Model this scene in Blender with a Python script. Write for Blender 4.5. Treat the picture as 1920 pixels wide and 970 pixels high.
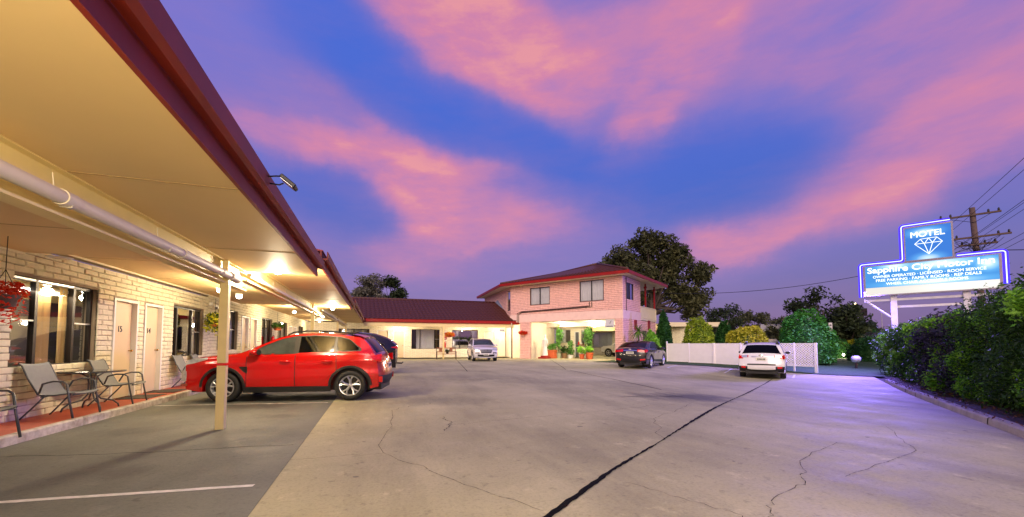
import bpy, math, random
import numpy as np
from mathutils import Matrix, Vector
for o in list(bpy.data.objects): bpy.data.objects.remove(o)
SC = bpy.context.scene
COL = SC.collection
R = math.radians
rng = np.random.default_rng(7)
random.seed(7)

# ---------------------------------------------------------------- camera
YAW, PITCH = R(18.8), R(2.84)
cd = bpy.data.cameras.new('camera'); cam = bpy.data.objects.new('camera', cd); COL.objects.link(cam)
cam.location = (0, 0, 1.25); cam.rotation_euler = (math.pi/2 + PITCH, 0, -YAW)
cd.sensor_width = 36; cd.sensor_fit = 'HORIZONTAL'; cd.lens = 36*747/1920
cd.shift_y = 123/1920; cd.clip_start = .05; cd.clip_end = 3000
SC.camera = cam
SC.render.engine = 'CYCLES'
SC.cycles.use_denoising = True
SC.cycles.max_bounces = 6; SC.cycles.transparent_max_bounces = 8
SC.cycles.sample_clamp_indirect = 6
try: SC.cycles.denoiser = 'OPENIMAGEDENOISE'
except Exception: pass
SC.view_settings.view_transform = 'Standard'; SC.view_settings.look = 'None'
SC.view_settings.exposure = .07; SC.view_settings.gamma = 1

def lin(c):
    return tuple((v/12.92 if v <= .04045 else ((v+.055)/1.055)**2.4) for v in (c[0]/255, c[1]/255, c[2]/255))

# ---------------------------------------------------------------- sky (directions in azimuth / elevation, radians)
PINK=[ (-0.111, 0.705, 0.301, 0.103, -0.307, 1.0),(0.055, 0.628, 0.267, 0.069, -0.236, 0.95),(0.218, 0.626, 0.27, 0.099, -0.171, 0.78),(0.412, 0.623, 0.162, 0.107, 0.635, 0.85),(0.326, 0.526, 0.138, 0.074, 0.932, 1.0),(0.265, 0.444, 0.074, 0.044, 0.96, 0.9),(0.627, 0.59, 0.323, 0.094, -0.406, 0.62),(0.838, 0.476, 0.145, 0.086, -0.158, 0.62),(0.869, 0.361, 0.127, 0.088, 0.347, 0.9),(0.733, 0.295, 0.158, 0.078, 0.38, 0.95),(0.567, 0.233, 0.168, 0.053, 0.198, 0.95),(0.464, 0.208, 0.121, 0.035, 0.076, 0.6),(-0.502, 0.443, 0.13, 0.032, -0.12, 0.75),(-0.354, 0.425, 0.172, 0.058, -0.185, 1.0),(-0.254, 0.371, 0.16, 0.108, -0.713, 1.05),(-0.108, 0.344, 0.283, 0.096, -0.201, 0.85),(-0.29, 0.272, 0.116, 0.107, 0.062, 0.7),(0.02, 0.324, 0.148, 0.044, -0.22, 0.72),(-0.108, 0.263, 0.162, 0.038, -0.126, 0.9),(-0.597, 0.55, 0.257, 0.098, -0.27, 0.34),(-0.493, 0.5, 0.273, 0.062, -0.191, 0.42),(-0.134, 0.178, 0.435, 0.128, -0.015, 0.42),(-0.477, 0.287, 0.032, 0.079, -0.048, 0.4),(0.055, 0.44, 0.591, 0.067, -0.205, 0.12),(0.524, 0.478, 0.123, 0.068, -0.097, 0.3) ]
BLUE=[ (-0.269, 0.563, 0.239, 0.088, -0.535, 1.0),(0.0, 0.474, 0.344, 0.077, -0.329, 1.0),(-0.411, 0.325, 0.134, 0.088, -0.338, 1.0),(0.478, 0.348, 0.264, 0.117, -0.119, 1.0),(0.162, 0.378, 0.224, 0.093, 0.062, 0.8),(-0.419, 0.647, 0.166, 0.08, -0.239, 0.7),(0.882, 0.267, 0.062, 0.05, 0.474, 0.5) ]
W = bpy.data.worlds.new('World'); SC.world = W; W.use_nodes = True
nt = W.node_tree; nt.nodes.clear()
def wn(t, **kw):
    n = nt.nodes.new(t)
    for k, v in kw.items(): setattr(n, k, v)
    return n
def wl(a, b): nt.links.new(a, b)
def wmath(op, a, b=None, c=None, clamp=False):
    n = wn('ShaderNodeMath', operation=op, use_clamp=clamp)
    for i, v in enumerate((a, b, c)):
        if v is None: continue
        if isinstance(v, (int, float)): n.inputs[i].default_value = v
        else: wl(v, n.inputs[i])
    return n.outputs[0]
tc = wn('ShaderNodeTexCoord'); D = tc.outputs['Generated']
def wdot(v):
    n = wn('ShaderNodeVectorMath', operation='DOT_PRODUCT'); wl(D, n.inputs[0]); n.inputs[1].default_value = v
    return n.outputs['Value']
fw = wdot((math.sin(YAW), math.cos(YAW), 0)); rt = wdot((math.cos(YAW), -math.sin(YAW), 0)); up = wdot((0, 0, 1))
az = wmath('ARCTAN2', rt, fw)
hy = wmath('SQRT', wmath('ADD', wmath('MULTIPLY', fw, fw), wmath('MULTIPLY', rt, rt)))
el = wmath('ARCTAN2', up, hy)
cx = wn('ShaderNodeCombineXYZ'); wl(az, cx.inputs[0]); wl(el, cx.inputs[1])
def wnoise(scale, detail=4, rough=.55, src=D, stretch=None):
    n = wn('ShaderNodeTexNoise'); n.inputs['Scale'].default_value = scale; n.inputs['Detail'].default_value = detail
    n.inputs['Roughness'].default_value = rough
    if stretch:
        m = wn('ShaderNodeMapping'); m.inputs['Scale'].default_value = stretch[0]; m.inputs['Rotation'].default_value = (0, 0, stretch[1])
        wl(src, m.inputs['Vector']); wl(m.outputs[0], n.inputs['Vector'])
    else: wl(src, n.inputs['Vector'])
    return n
def warp(vec, n, amt):
    s = wn('ShaderNodeVectorMath', operation='SUBTRACT'); wl(n.outputs['Color'], s.inputs[0]); s.inputs[1].default_value = (.5, .5, .5)
    m = wn('ShaderNodeVectorMath', operation='SCALE'); wl(s.outputs[0], m.inputs[0]); m.inputs['Scale'].default_value = amt
    a = wn('ShaderNodeVectorMath', operation='ADD'); wl(vec, a.inputs[0]); wl(m.outputs[0], a.inputs[1])
    return a.outputs[0]
V1 = warp(cx.outputs[0], wnoise(2.6, 3, .45), .15)
V2 = warp(warp(V1, wnoise(6, 5, .6), .06), wnoise(20, 5, .65), .02)
def blob(b, soft=1.95):
    a, e, ra, re, ang, amp = b
    m = wn('ShaderNodeMapping', vector_type='TEXTURE')
    m.inputs['Location'].default_value = (a, e, 0); m.inputs['Rotation'].default_value = (0, 0, ang)
    m.inputs['Scale'].default_value = (ra*soft, re*soft, 50)
    wl(V2, m.inputs['Vector'])
    l = wn('ShaderNodeVectorMath', operation='LENGTH'); wl(m.outputs[0], l.inputs[0])
    r = wn('ShaderNodeMapRange', interpolation_type='SMOOTHERSTEP')
    wl(l.outputs['Value'], r.inputs['Value'])
    for k, v in (('From Min', 1.), ('From Max', .26), ('To Min', 0.), ('To Max', amp)): r.inputs[k].default_value = v
    return r.outputs[0]
def union(bs):
    out = None                                  # 1 - prod(1 - b)
    for b in bs:
        q = wmath('SUBTRACT', 1., blob(b))
        out = q if out is None else wmath('MULTIPLY', out, q)
    return wmath('SUBTRACT', 1., out)
def most(bs):
    out = None
    for b in bs: out = blob(b) if out is None else wmath('SMOOTH_MAX', out, blob(b), .22)
    return out
pinkm = wmath('POWER', most(PINK), 1.25); bluem = union(BLUE)
streak = wnoise(2.2, 7, .62, cx.outputs[0], ((1.0, 3.6, 1), R(-24)))
fine = wnoise(5.5, 6, .6, cx.outputs[0], ((1.0, 2.4, 1), R(-20)))
mod = wmath('ADD', wmath('MULTIPLY', streak.outputs[0], 1.0), wmath('MULTIPLY', fine.outputs[0], .45))
pinkd = wmath('MULTIPLY', pinkm, wmath('ADD', wmath('MULTIPLY', mod, 1.4), -.16), clamp=True)
clear = None
for b_ in BLUE:
    q_ = wmath('SUBTRACT', 1., wmath('MULTIPLY', blob(b_, 1.35), .66)); clear = q_ if clear is None else wmath('MULTIPLY', clear, q_)
pinkd = wmath('MULTIPLY', pinkd, clear)
# soft clouds in the rest of the sky, behind the viewer
back = wn('ShaderNodeMapRange', interpolation_type='SMOOTHSTEP'); wl(fw, back.inputs['Value'])
for k, v in (('From Min', .25), ('From Max', -.2), ('To Min', 0.), ('To Max', .75)): back.inputs[k].default_value = v
pinkd = wmath('MAXIMUM', pinkd, wmath('MULTIPLY', back.outputs[0], wnoise(2.5, 5).outputs[0]))
def ramp(val, stops):
    r = wn('ShaderNodeValToRGB'); wl(val, r.inputs[0]); cr = r.color_ramp
    while len(cr.elements) < len(stops): cr.elements.new(.5)
    for e, (p, c) in zip(cr.elements, stops): e.position = p; e.color = (*lin(c), 1)
    return r.outputs[0]
def mix(f, a, b):
    m = wn('ShaderNodeMix', data_type='RGBA'); wl(f, m.inputs[0]) if not isinstance(f, float) else setattr(m.inputs[0], 'default_value', f)
    wl(a, m.inputs[6]); wl(b, m.inputs[7]); return m.outputs[2]
base = ramp(wmath('MULTIPLY', el, 1.25, clamp=True), [(0, (118, 96, 148)), (.10, (112, 94, 156)), (.22, (108, 102, 178)), (.42, (98, 110, 204)), (.75, (102, 116, 216)), (1, (88, 104, 204))])
blue = ramp(wmath('MULTIPLY', el, 1.25, clamp=True), [(0, (96, 92, 160)), (.25, (60, 92, 184)), (.5, (48, 94, 202)), (1, (58, 104, 218))])
c1 = mix(wmath('MULTIPLY', bluem, wmath('ADD', .55, wmath('MULTIPLY', streak.outputs[0], .6)), clamp=True), base, blue)
pink = ramp(pinkd, [(0, (120, 104, 190)), (.3, (150, 114, 184)), (.6, (200, 126, 174)), (.85, (220, 132, 164)), (1, (234, 150, 158))])
def blobs_soft(bs, s):
    out = None
    for b in bs:
        q = wmath('SUBTRACT', 1., wmath('MULTIPLY', blob(b, s), .62)); out = q if out is None else wmath('MULTIPLY', out, q)
    return wmath('SUBTRACT', 1., out)
veil = wmath('MULTIPLY', blobs_soft(PINK, 2.45), wmath('ADD', .35, wmath('MULTIPLY', mod, .72)), clamp=True)
veil = wmath('MULTIPLY', veil, clear)
lil = ramp(veil, [(0, (122, 108, 190)), (.45, (146, 116, 188)), (.8, (186, 124, 176)), (1, (206, 130, 168))])
c1 = mix(wmath('MULTIPLY', veil, .72), c1, lil)
c2 = mix(pinkd, c1, pink)
c2 = mix(wmath('MULTIPLY', wmath('SUBTRACT', streak.outputs[0], .45, clamp=True), .55), c2, ramp(el, [(0, (178, 124, 166)), (1, (170, 130, 190))]))
bg = wn('ShaderNodeBackground'); wl(c2, bg.inputs[0]); bg.inputs[1].default_value = .93
sk = wn('ShaderNodeTexSky'); sk.sky_type = 'NISHITA'; sk.sun_disc = False; sk.sun_elevation = R(3); sk.sun_rotation = R(205)
bg2 = wn('ShaderNodeBackground'); wl(sk.outputs[0], bg2.inputs[0]); bg2.inputs[1].default_value = .02
ad = wn('ShaderNodeAddShader'); wl(bg.outputs[0], ad.inputs[0]); wl(bg2.outputs[0], ad.inputs[1])
ow = wn('ShaderNodeOutputWorld'); wl(ad.outputs[0], ow.inputs[0])

# ---------------------------------------------------------------- low after-glow from behind the viewer: one very soft sun
sd = bpy.data.lights.new('sun', 'SUN'); sd.energy = 3.0; sd.angle = R(40); sd.color = (1, .78, .58)
so = bpy.data.objects.new('sun', sd); COL.objects.link(so)
so.rotation_euler = (R(63), 0, R(-28))

# ---------------------------------------------------------------- materials
def mat(name, rgb, rough=.6, metal=0., var=.12, vs=3., bump=0., bs=40., spec=.5, coat=0., emit=0., rgb2=None, detail=4, alpha=1., trans=0.):
    m = bpy.data.materials.new(name); m.use_nodes = True
    t = m.node_tree; b = t.nodes['Principled BSDF']
    b.inputs['Roughness'].default_value = rough; b.inputs['Metallic'].default_value = metal
    b.inputs['Specular IOR Level'].default_value = spec; b.inputs['Coat Weight'].default_value = coat
    b.inputs['Coat Roughness'].default_value = .04
    c = lin(rgb)
    tcn = t.nodes.new('ShaderNodeTexCoord')
    if var > 0 or rgb2:
        n = t.nodes.new('ShaderNodeTexNoise'); n.inputs['Scale'].default_value = vs; n.inputs['Detail'].default_value = detail
        n.inputs['Roughness'].default_value = .6
        t.links.new(tcn.outputs['Object'], n.inputs['Vector'])
        r = t.nodes.new('ShaderNodeValToRGB'); t.links.new(n.outputs[0], r.inputs[0])
        c2_ = lin(rgb2) if rgb2 else tuple(v*(1+var) for v in c)
        r.color_ramp.elements[0].position = .32; r.color_ramp.elements[1].position = .68
        r.color_ramp.elements[0].color = (*(c if rgb2 else tuple(v*(1-var) for v in c)), 1); r.color_ramp.elements[1].color = (*c2_, 1)
        t.links.new(r.outputs[0], b.inputs['Base Color'])
        if emit: t.links.new(r.outputs[0], b.inputs['Emission Color'])
    else:
        b.inputs['Base Color'].default_value = (*c, 1)
        if emit: b.inputs['Emission Color'].default_value = (*c, 1)
    if emit: b.inputs['Emission Strength'].default_value = emit
    if trans: b.inputs['Transmission Weight'].default_value = trans
    if bump:
        n2 = t.nodes.new('ShaderNodeTexNoise'); n2.inputs['Scale'].default_value = bs; n2.inputs['Detail'].default_value = 5
        t.links.new(tcn.outputs['Object'], n2.inputs['Vector'])
        bu = t.nodes.new('ShaderNodeBump'); bu.inputs['Strength'].default_value = bump; bu.inputs['Distance'].default_value = .02
        t.links.new(n2.outputs[0], bu.inputs['Height']); t.links.new(bu.outputs[0], b.inputs['Normal'])
    return m

def concrete_mat(name, c_lo, c_hi, stain=(70, 64, 60), stain_pos=None, speck=.5):
    m = bpy.data.materials.new(name); m.use_nodes = True; t = m.node_tree; b = t.nodes['Principled BSDF']
    L = t.links.new; N = t.nodes.new
    tcn = N('ShaderNodeTexCoord'); O = tcn.outputs['Object']
    def noise(s, d=6, ro=.6, sc=None):
        n = N('ShaderNodeTexNoise'); n.inputs['Scale'].default_value = s; n.inputs['Detail'].default_value = d; n.inputs['Roughness'].default_value = ro
        if sc:
            mp = N('ShaderNodeMapping'); mp.inputs['Scale'].default_value = sc; mp.inputs['Rotation'].default_value = (0, 0, .5); L(O, mp.inputs[0]); L(mp.outputs[0], n.inputs['Vector'])
        else: L(O, n.inputs['Vector'])
        return n.outputs[0]
    def rampn(v, stops):
        r = N('ShaderNodeValToRGB'); L(v, r.inputs[0]); cr = r.color_ramp
        while len(cr.elements) < len(stops): cr.elements.new(.5)
        for e, (p, c) in zip(cr.elements, stops): e.position = p; e.color = (c, c, c, 1) if not isinstance(c, tuple) else (*c, 1)
        return r.outputs[0]
    def mx(f, a, bb, mode='MIX'):
        n = N('ShaderNodeMix'); n.data_type = 'RGBA'; n.blend_type = mode
        if isinstance(f, float): n.inputs[0].default_value = f
        else: L(f, n.inputs[0])
        for i, v in ((6, a), (7, bb)):
            if isinstance(v, tuple): n.inputs[i].default_value = (*v, 1)
            else: L(v, n.inputs[i])
        return n.outputs[2]
    big = noise(.35, 5); mid = noise(1.3, 8, .68); fin = noise(34, 4, .7); streak_ = noise(.8, 6, .65, (1, .25, 1)); vf = noise(140, 2)
    c = rampn(big, [(.3, lin(c_lo)), (.7, lin(c_hi))])
    c = mx(rampn(mid, [(.33, .0), (.62, .35)]), c, lin(c_hi))
    c = mx(rampn(streak_, [(.36, .32), (.52, 0.)]), c, lin(stain))
    c = mx(.6, c, rampn(fin, [(.25, .45), (.5, .92), (.75, 1.)]), 'MULTIPLY')
    c = mx(rampn(noise(7, 7, .75), [(.30, .62), (.43, 0.)]), c, lin(stain)); c = mx(rampn(noise(4.3, 2, .5), [(.235, .6), (.275, 0.)]), c, (.035, .033, .03)); c = mx(rampn(noise(2.2, 9, .8), [(.57, .0), (.72, .7)]), c, tuple(min(1, v*1.25) for v in lin(c_hi)))
    c = mx(rampn(vf, [(.24, speck), (.34, 0.)]), c, (.02, .02, .02))
    if stain_pos:
        for (sx, sy, sr, am) in stain_pos:
            mp = N('ShaderNodeMapping'); mp.vector_type = 'TEXTURE'; mp.inputs['Location'].default_value = (sx, sy, 0); mp.inputs['Scale'].default_value = (sr, sr*.6, 10); mp.inputs['Rotation'].default_value = (0, 0, -.35)
            L(O, mp.inputs[0]); ln = N('ShaderNodeVectorMath'); ln.operation = 'LENGTH'; L(mp.outputs[0], ln.inputs[0])
            ad_ = N('ShaderNodeMath'); ad_.operation = 'ADD'; L(ln.outputs['Value'], ad_.inputs[0]); sb = N('ShaderNodeMath'); sb.operation = 'MULTIPLY_ADD'; L(noise(2.5, 8, .75, (1, .3, 1)), sb.inputs[0]); sb.inputs[1].default_value = 1.9; sb.inputs[2].default_value = -.85
            L(sb.outputs[0], ad_.inputs[1])
            c = mx(rampn(ad_.outputs[0], [(.35, am), (1., 0.)]), c, (.03, .03, .035))
    L(c, b.inputs['Base Color'])
    ro = rampn(mid, [(.3, .62), (.7, .86)]); L(ro, b.inputs['Roughness'])
    bu = N('ShaderNodeBump'); bu.inputs['Strength'].default_value = .35; bu.inputs['Distance'].default_value = .012
    L(fin, bu.inputs['Height']); bu2 = N('ShaderNodeBump'); bu2.inputs['Strength'].default_value = .25; bu2.inputs['Distance'].default_value = .06
    L(mid, bu2.inputs['Height']); L(bu.outputs[0], bu2.inputs['Normal']); L(bu2.outputs[0], b.inputs['Normal'])
    return m

def glass_mat(name, tint=(20, 22, 26), refl=.10, clear=.85, rough=.02):
    """window glass: mirror by Fresnel over a clear, tinted pane"""
    m = bpy.data.materials.new(name); m.use_nodes = True; t = m.node_tree; t.nodes.clear()
    o = t.nodes.new('ShaderNodeOutputMaterial'); g = t.nodes.new('ShaderNodeBsdfGlossy'); g.inputs['Roughness'].default_value = rough
    tr = t.nodes.new('ShaderNodeBsdfTransparent'); tr.inputs[0].default_value = (clear, clear, clear*.98, 1)
    fr = t.nodes.new('ShaderNodeFresnel'); fr.inputs[0].default_value = 1.5
    n = t.nodes.new('ShaderNodeTexNoise'); n.inputs['Scale'].default_value = 1.2; tcn = t.nodes.new('ShaderNodeTexCoord'); t.links.new(tcn.outputs['Object'], n.inputs['Vector'])
    a = t.nodes.new('ShaderNodeMath'); a.operation = 'MULTIPLY_ADD'; t.links.new(fr.outputs[0], a.inputs[0]); a.inputs[1].default_value = 1.3; a.inputs[2].default_value = refl
    mx = t.nodes.new('ShaderNodeMixShader'); t.links.new(a.outputs[0], mx.inputs[0]); t.links.new(tr.outputs[0], mx.inputs[1]); t.links.new(g.outputs[0], mx.inputs[2])
    bu = t.nodes.new('ShaderNodeBump'); bu.inputs['Strength'].default_value = .02; t.links.new(n.outputs[0], bu.inputs['Height']); t.links.new(bu.outputs[0], g.inputs['Normal'])
    t.links.new(mx.outputs[0], o.inputs[0]); return m

def emit_mat(name, rgb, s, rgb2=None, vs=1.):
    m = bpy.data.materials.new(name); m.use_nodes = True; t = m.node_tree; t.nodes.clear()
    o = t.nodes.new('ShaderNodeOutputMaterial'); e = t.nodes.new('ShaderNodeEmission'); e.inputs[0].default_value = (*lin(rgb), 1); e.inputs[1].default_value = s
    t.links.new(e.outputs[0], o.inputs[0]); return m

def leaf_mat(name, a, b, vs=2.5, rough=.55):
    """foliage: two leaf tones, clumped"""
    m = mat(name, a, rough, rgb2=b, vs=vs, detail=6, spec=.3)
    t = m.node_tree; p = t.nodes['Principled BSDF']; o = t.nodes['Material Output']
    tl = t.nodes.new('ShaderNodeBsdfTranslucent'); mx = t.nodes.new('ShaderNodeMixShader'); mx.inputs[0].default_value = .22
    r = [n for n in t.nodes if n.type == 'VALTORGB'][0]
    t.links.new(r.outputs[0], tl.inputs[0]); t.links.new(p.outputs[0], mx.inputs[1]); t.links.new(tl.outputs[0], mx.inputs[2]); t.links.new(mx.outputs[0], o.inputs[0])
    return m

M = {}
M['mortar_pink'] = mat('pink_mortar', (196, 154, 142), .9, var=.1)
M['mortar'] = mat('shaded_mortar', (140, 124, 104), .9, var=.1)
M['block'] = mat('painted_block', (218, 210, 180), .75, var=.10, vs=6, bump=.5, bs=22)
M['block_pale'] = mat('painted_block_pale', (232, 222, 196), .75, var=.06, vs=4, bump=.35, bs=22)
M['brick_pink'] = mat('pale_pink_brick', (236, 190, 176), .8, var=.12, vs=5, bump=.4, bs=30)
M['soffit'] = mat('soffit_paint', (226, 198, 138), .6, var=.03, vs=.8)
M['seam'] = mat('soffit_seam', (160, 134, 88), .8, var=.05)
M['cream'] = mat('cream_paint', (226, 214, 178), .5, var=.04, vs=2)
M['cream_post'] = mat('cream_post_paint', (236, 216, 150), .45, var=.05, vs=4)
M['white'] = mat('white_paint', (226, 224, 218), .5, var=.04)
M['pvc'] = mat('white_pvc', (218, 208, 184), .6, var=.04)
M['redtrim'] = mat('dark_red_steel', (124, 34, 16), .55, var=.12, vs=2)
M['redtrim_bright'] = mat('red_steel', (150, 28, 22), .35, var=.12, vs=2)
M['tile'] = mat('maroon_roof_tile', (78, 38, 24), .55, var=.25, vs=9, bump=.3, bs=60)
M['terracotta'] = mat('terracotta_path', (176, 78, 46), .55, var=.12, vs=4, bump=.2, bs=60)
M['doorpink'] = mat('door_paint', (214, 194, 158), .5, var=.02)
M['bronze'] = mat('bronze_aluminium', (38, 30, 26), .4, metal=.3, var=.1)
M['silver'] = mat('mill_aluminium', (190, 190, 190), .3, metal=.9, var=.05)
M['brass'] = mat('brass', (190, 150, 70), .25, metal=1., var=.05)
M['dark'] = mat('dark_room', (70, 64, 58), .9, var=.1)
M['curtain'] = mat('cream_curtain', (228, 196, 132), .9, var=.08)
M['beampink'] = mat('pinkish_render', (238, 204, 190), .7, var=.06)
M['sheer'] = mat('white_sheer_curtain', (226, 228, 232), .9, var=.06)
M['glass_light'] = glass_mat('clear_window_glass', refl=.04, clear=.96)
M['glass_sky'] = glass_mat('sky_mirroring_glass', refl=.42, clear=.7)
M['glass'] = glass_mat('window_glass', refl=.10, clear=.82)
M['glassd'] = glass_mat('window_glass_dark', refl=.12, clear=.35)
M['mirror_glass'] = mat('reflecting_glass', (150, 150, 158), .08, metal=.6, var=.06, vs=.8)
M['chairframe'] = mat('grey_chair_steel', (74, 78, 82), .4, metal=.2, var=.05)
M['sling'] = mat('grey_sling_fabric', (122, 124, 122), .75, var=.05, vs=30, bump=.2, bs=400)
M['tglass'] = glass_mat('table_glass', refl=.12, clear=.7)
M['black'] = mat('black_plastic', (20, 20, 22), .45, var=.1)
M['mat'] = mat('rubber_doormat', (70, 66, 60), .9, var=.15, vs=20, bump=.4, bs=200)
M['rubber'] = mat('tyre_rubber', (24, 24, 25), .7, var=.12, vs=8)
M['alloy'] = mat('alloy_wheel', (196, 198, 202), .28, metal=.7, var=.04)
M['carglass'] = mat('car_glass', (7, 8, 10), .08, var=0, spec=.16)
M['carglass_grey'] = mat('car_glass_lit', (62, 68, 66), .08, var=.35, vs=3., spec=.2)
M['chrome'] = mat('chrome', (220, 222, 226), .12, metal=1., var=.02)
M['clad'] = mat('black_cladding', (26, 26, 27), .55, var=.1)
M['lampred'] = mat('tail_lamp_red', (186, 14, 16), .12, var=.15, vs=20, emit=.25, coat=.6)
M['lampwhite'] = mat('lamp_lens', (206, 210, 214), .12, metal=.5, var=.2, vs=14, coat=.6)
M['plate'] = mat('number_plate', (222, 220, 200), .5, var=.03)
M['ink'] = mat('dark_ink', (40, 44, 60), .6, var=.05)
M['wood'] = mat('weathered_wood', (92, 74, 66), .85, var=.25, vs=6, bump=.4, bs=30)
M['benchwood'] = mat('brown_bench_slats', (150, 92, 58), .6, var=.15, vs=8)
M['terrapot'] = mat('terracotta_pot', (196, 96, 54), .6, var=.12, vs=6)
M['bark'] = mat('tree_bark', (66, 56, 50), .9, var=.3, vs=5, bump=.6, bs=12)
M['soil'] = mat('garden_soil', (58, 40, 30), .95, var=.35, vs=6, bump=.8, bs=25)
M['kerb'] = mat('kerb_concrete', (168, 156, 142), .8, var=.18, vs=3, bump=.4, bs=40)
M['line'] = mat('worn_white_line', (214, 212, 204), .7, var=.18, vs=14)
M['tar'] = mat('tar_joint', (9, 9, 9), .9, spec=.1, var=.2, vs=10, bump=.5, bs=60)
M['crack'] = mat('crack_shadow', (30, 26, 24), .95, spec=.1, var=.2)
M['wire'] = mat('black_cable', (20, 20, 24), .6, var=0)
M['fence'] = mat('fence_white', (244, 238, 238), .5, var=.03)

# ---------------------------------------------------------------- mesh builder
class MB:
    def __init__(s): s.v = []; s.f = []; s.n = 0
    def add(s, vs, fs):
        vs = [tuple(map(float, p)) for p in vs]; b = s.n
        s.v.extend(vs); s.f.extend(tuple(i+b for i in f) for f in fs); s.n += len(vs); return s
    def box(s, x0, x1, y0, y1, z0, z1):
        return s.add([(x0,y0,z0),(x1,y0,z0),(x1,y1,z0),(x0,y1,z0),(x0,y0,z1),(x1,y0,z1),(x1,y1,z1),(x0,y1,z1)],
                     [(0,3,2,1),(4,5,6,7),(0,1,5,4),(1,2,6,5),(2,3,7,6),(3,0,4,7)])
    def rbox(s, x0, x1, y0, y1, z0, z1, b=.01):
        """box with chamfered edges"""
        vs = []; X = (x0, x1); Y = (y0, y1); Z = (z0, z1)
        idx = {}
        for i in (0, 1):
            for j in (0, 1):
                for k in (0, 1):
                    sx, sy, sz = (1, -1)[i]*b, (1, -1)[j]*b, (1, -1)[k]*b
                    for a, off in (('x', (0, sy, sz)), ('y', (sx, 0, sz)), ('z', (sx, sy, 0))):
                        idx[i, j, k, a] = len(vs); vs.append((X[i]+off[0], Y[j]+off[1], Z[k]+off[2]))
        fs = []
        for i in (0, 1): fs.append([idx[i, j, k, 'x'] for j, k in ((0,0),(1,0),(1,1),(0,1))][::(1 if i else -1)])
        for j in (0, 1): fs.append([idx[i, j, k, 'y'] for i, k in ((0,0),(0,1),(1,1),(1,0))][::(1 if j else -1)])
        for k in (0, 1): fs.append([idx[i, j, k, 'z'] for i, j in ((0,0),(1,0),(1,1),(0,1))][::(1 if k else -1)])
        for j in (0, 1):
            for k in (0, 1): fs.append([idx[0,j,k,'y'], idx[1,j,k,'y'], idx[1,j,k,'z'], idx[0,j,k,'z']][::(-1 if (j+k) % 2 else 1)])
        for i in (0, 1):
            for k in (0, 1): fs.append([idx[i,0,k,'z'], idx[i,1,k,'z'], idx[i,1,k,'x'], idx[i,0,k,'x']][::(-1 if (i+k) % 2 else 1)])
        for i in (0, 1):
            for j in (0, 1): fs.append([idx[i,j,0,'x'], idx[i,j,1,'x'], idx[i,j,1,'y'], idx[i,j,0,'y']][::(-1 if (i+j) % 2 else 1)])
        for i in (0, 1):
            for j in (0, 1):
                for k in (0, 1): fs.append([idx[i,j,k,a] for a in 'xyz'][::(1 if (i+j+k) % 2 else -1)])
        return s.add(vs, fs)
    def tube(s, pts, r, n=8, cap=True):
        P = [Vector(p) for p in pts]; rs = r if isinstance(r, (list, tuple)) else [r]*len(P)
        base = s.n; up = None
        for i, p in enumerate(P):
            t = (P[min(i+1, len(P)-1)] - P[max(i-1, 0)]).normalized()
            if up is None:
                up = Vector((0, 0, 1)) if abs(t.z) < .9 else Vector((1, 0, 0))
            a = t.cross(up)
            if a.length < 1e-4: a = t.cross(Vector((0, 1, 0)))
            a.normalize(); up = a.cross(t).normalized()
            for k in range(n):
                th = 2*math.pi*k/n; s.v.append(tuple(p + (a*math.cos(th) + up*math.sin(th))*rs[i]))
        s.n += n*len(P)
        for i in range(len(P)-1):
            for k in range(n):
                k2 = (k+1) % n; s.f.append((base+i*n+k, base+i*n+k2, base+(i+1)*n+k2, base+(i+1)*n+k))
        if cap:
            s.f.append(tuple(base+k for k in range(n))[::-1]); s.f.append(tuple(base+(len(P)-1)*n+k for k in range(n)))
        return s
    def lathe(s, prof, n=24, axis='z', c=(0, 0, 0)):
        base = s.n
        for (r, h) in prof:
            for k in range(n):
                th = 2*math.pi*k/n; a, b = r*math.cos(th), r*math.sin(th)
                p = (a, b, h) if axis == 'z' else ((a, h, b) if axis == 'y' else (h, a, b))
                s.v.append((p[0]+c[0], p[1]+c[1], p[2]+c[2]))
        s.n += n*len(prof)
        for i in range(len(prof)-1):
            for k in range(n):
                k2 = (k+1) % n; q = (base+i*n+k, base+i*n+k2, base+(i+1)*n+k2, base+(i+1)*n+k)
                s.f.append(q if axis != 'y' else q[::-1])
        return s
    def grid(s, rows, flip=False):
        base = s.n; nr, nc = len(rows), len(rows[0])
        for r in rows: s.v.extend(tuple(map(float, p)) for p in r)
        s.n += nr*nc
        for i in range(nr-1):
            for j in range(nc-1):
                q = (base+i*nc+j, base+i*nc+j+1, base+(i+1)*nc+j+1, base+(i+1)*nc+j); s.f.append(q[::-1] if flip else q)
        return s
    def prism(s, poly, z0, z1):
        n = len(poly)
        return s.add([(x, y, z0) for x, y in poly] + [(x, y, z1) for x, y in poly],
                     [tuple(range(n))[::-1], tuple(range(n, 2*n))] + [(i, (i+1) % n, n+(i+1) % n, n+i) for i in range(n)])
    def quad(s, a, b, c, d): return s.add([a, b, c, d], [(0, 1, 2, 3)])
    def xf(s, mtx, start=0):
        for i in range(start, s.n): s.v[i] = tuple(mtx @ Vector(s.v[i]))
        return s
    def build(s, name, m, parent=None, smooth=False, world=False, auto=None):
        me = bpy.data.meshes.new(name); vs = s.v
        if world and parent is not None:
            inv = WM[parent.name].inverted(); vs = [tuple(inv @ Vector(p)) for p in vs]
        me.from_pydata(vs, [], s.f); me.materials.append(m)
        o = bpy.data.objects.new(name, me); COL.objects.link(o)
        if parent is not None: o.parent = parent; WM[o.name] = WM[parent.name]
        else: WM[o.name] = Matrix.Identity(4)
        if getattr(s, 'back', None): s.back.build('mortar', M['mortar_pink' if m.name == 'pale_pink_brick' else 'mortar'], o, world=world) if parent is not None else None
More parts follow.
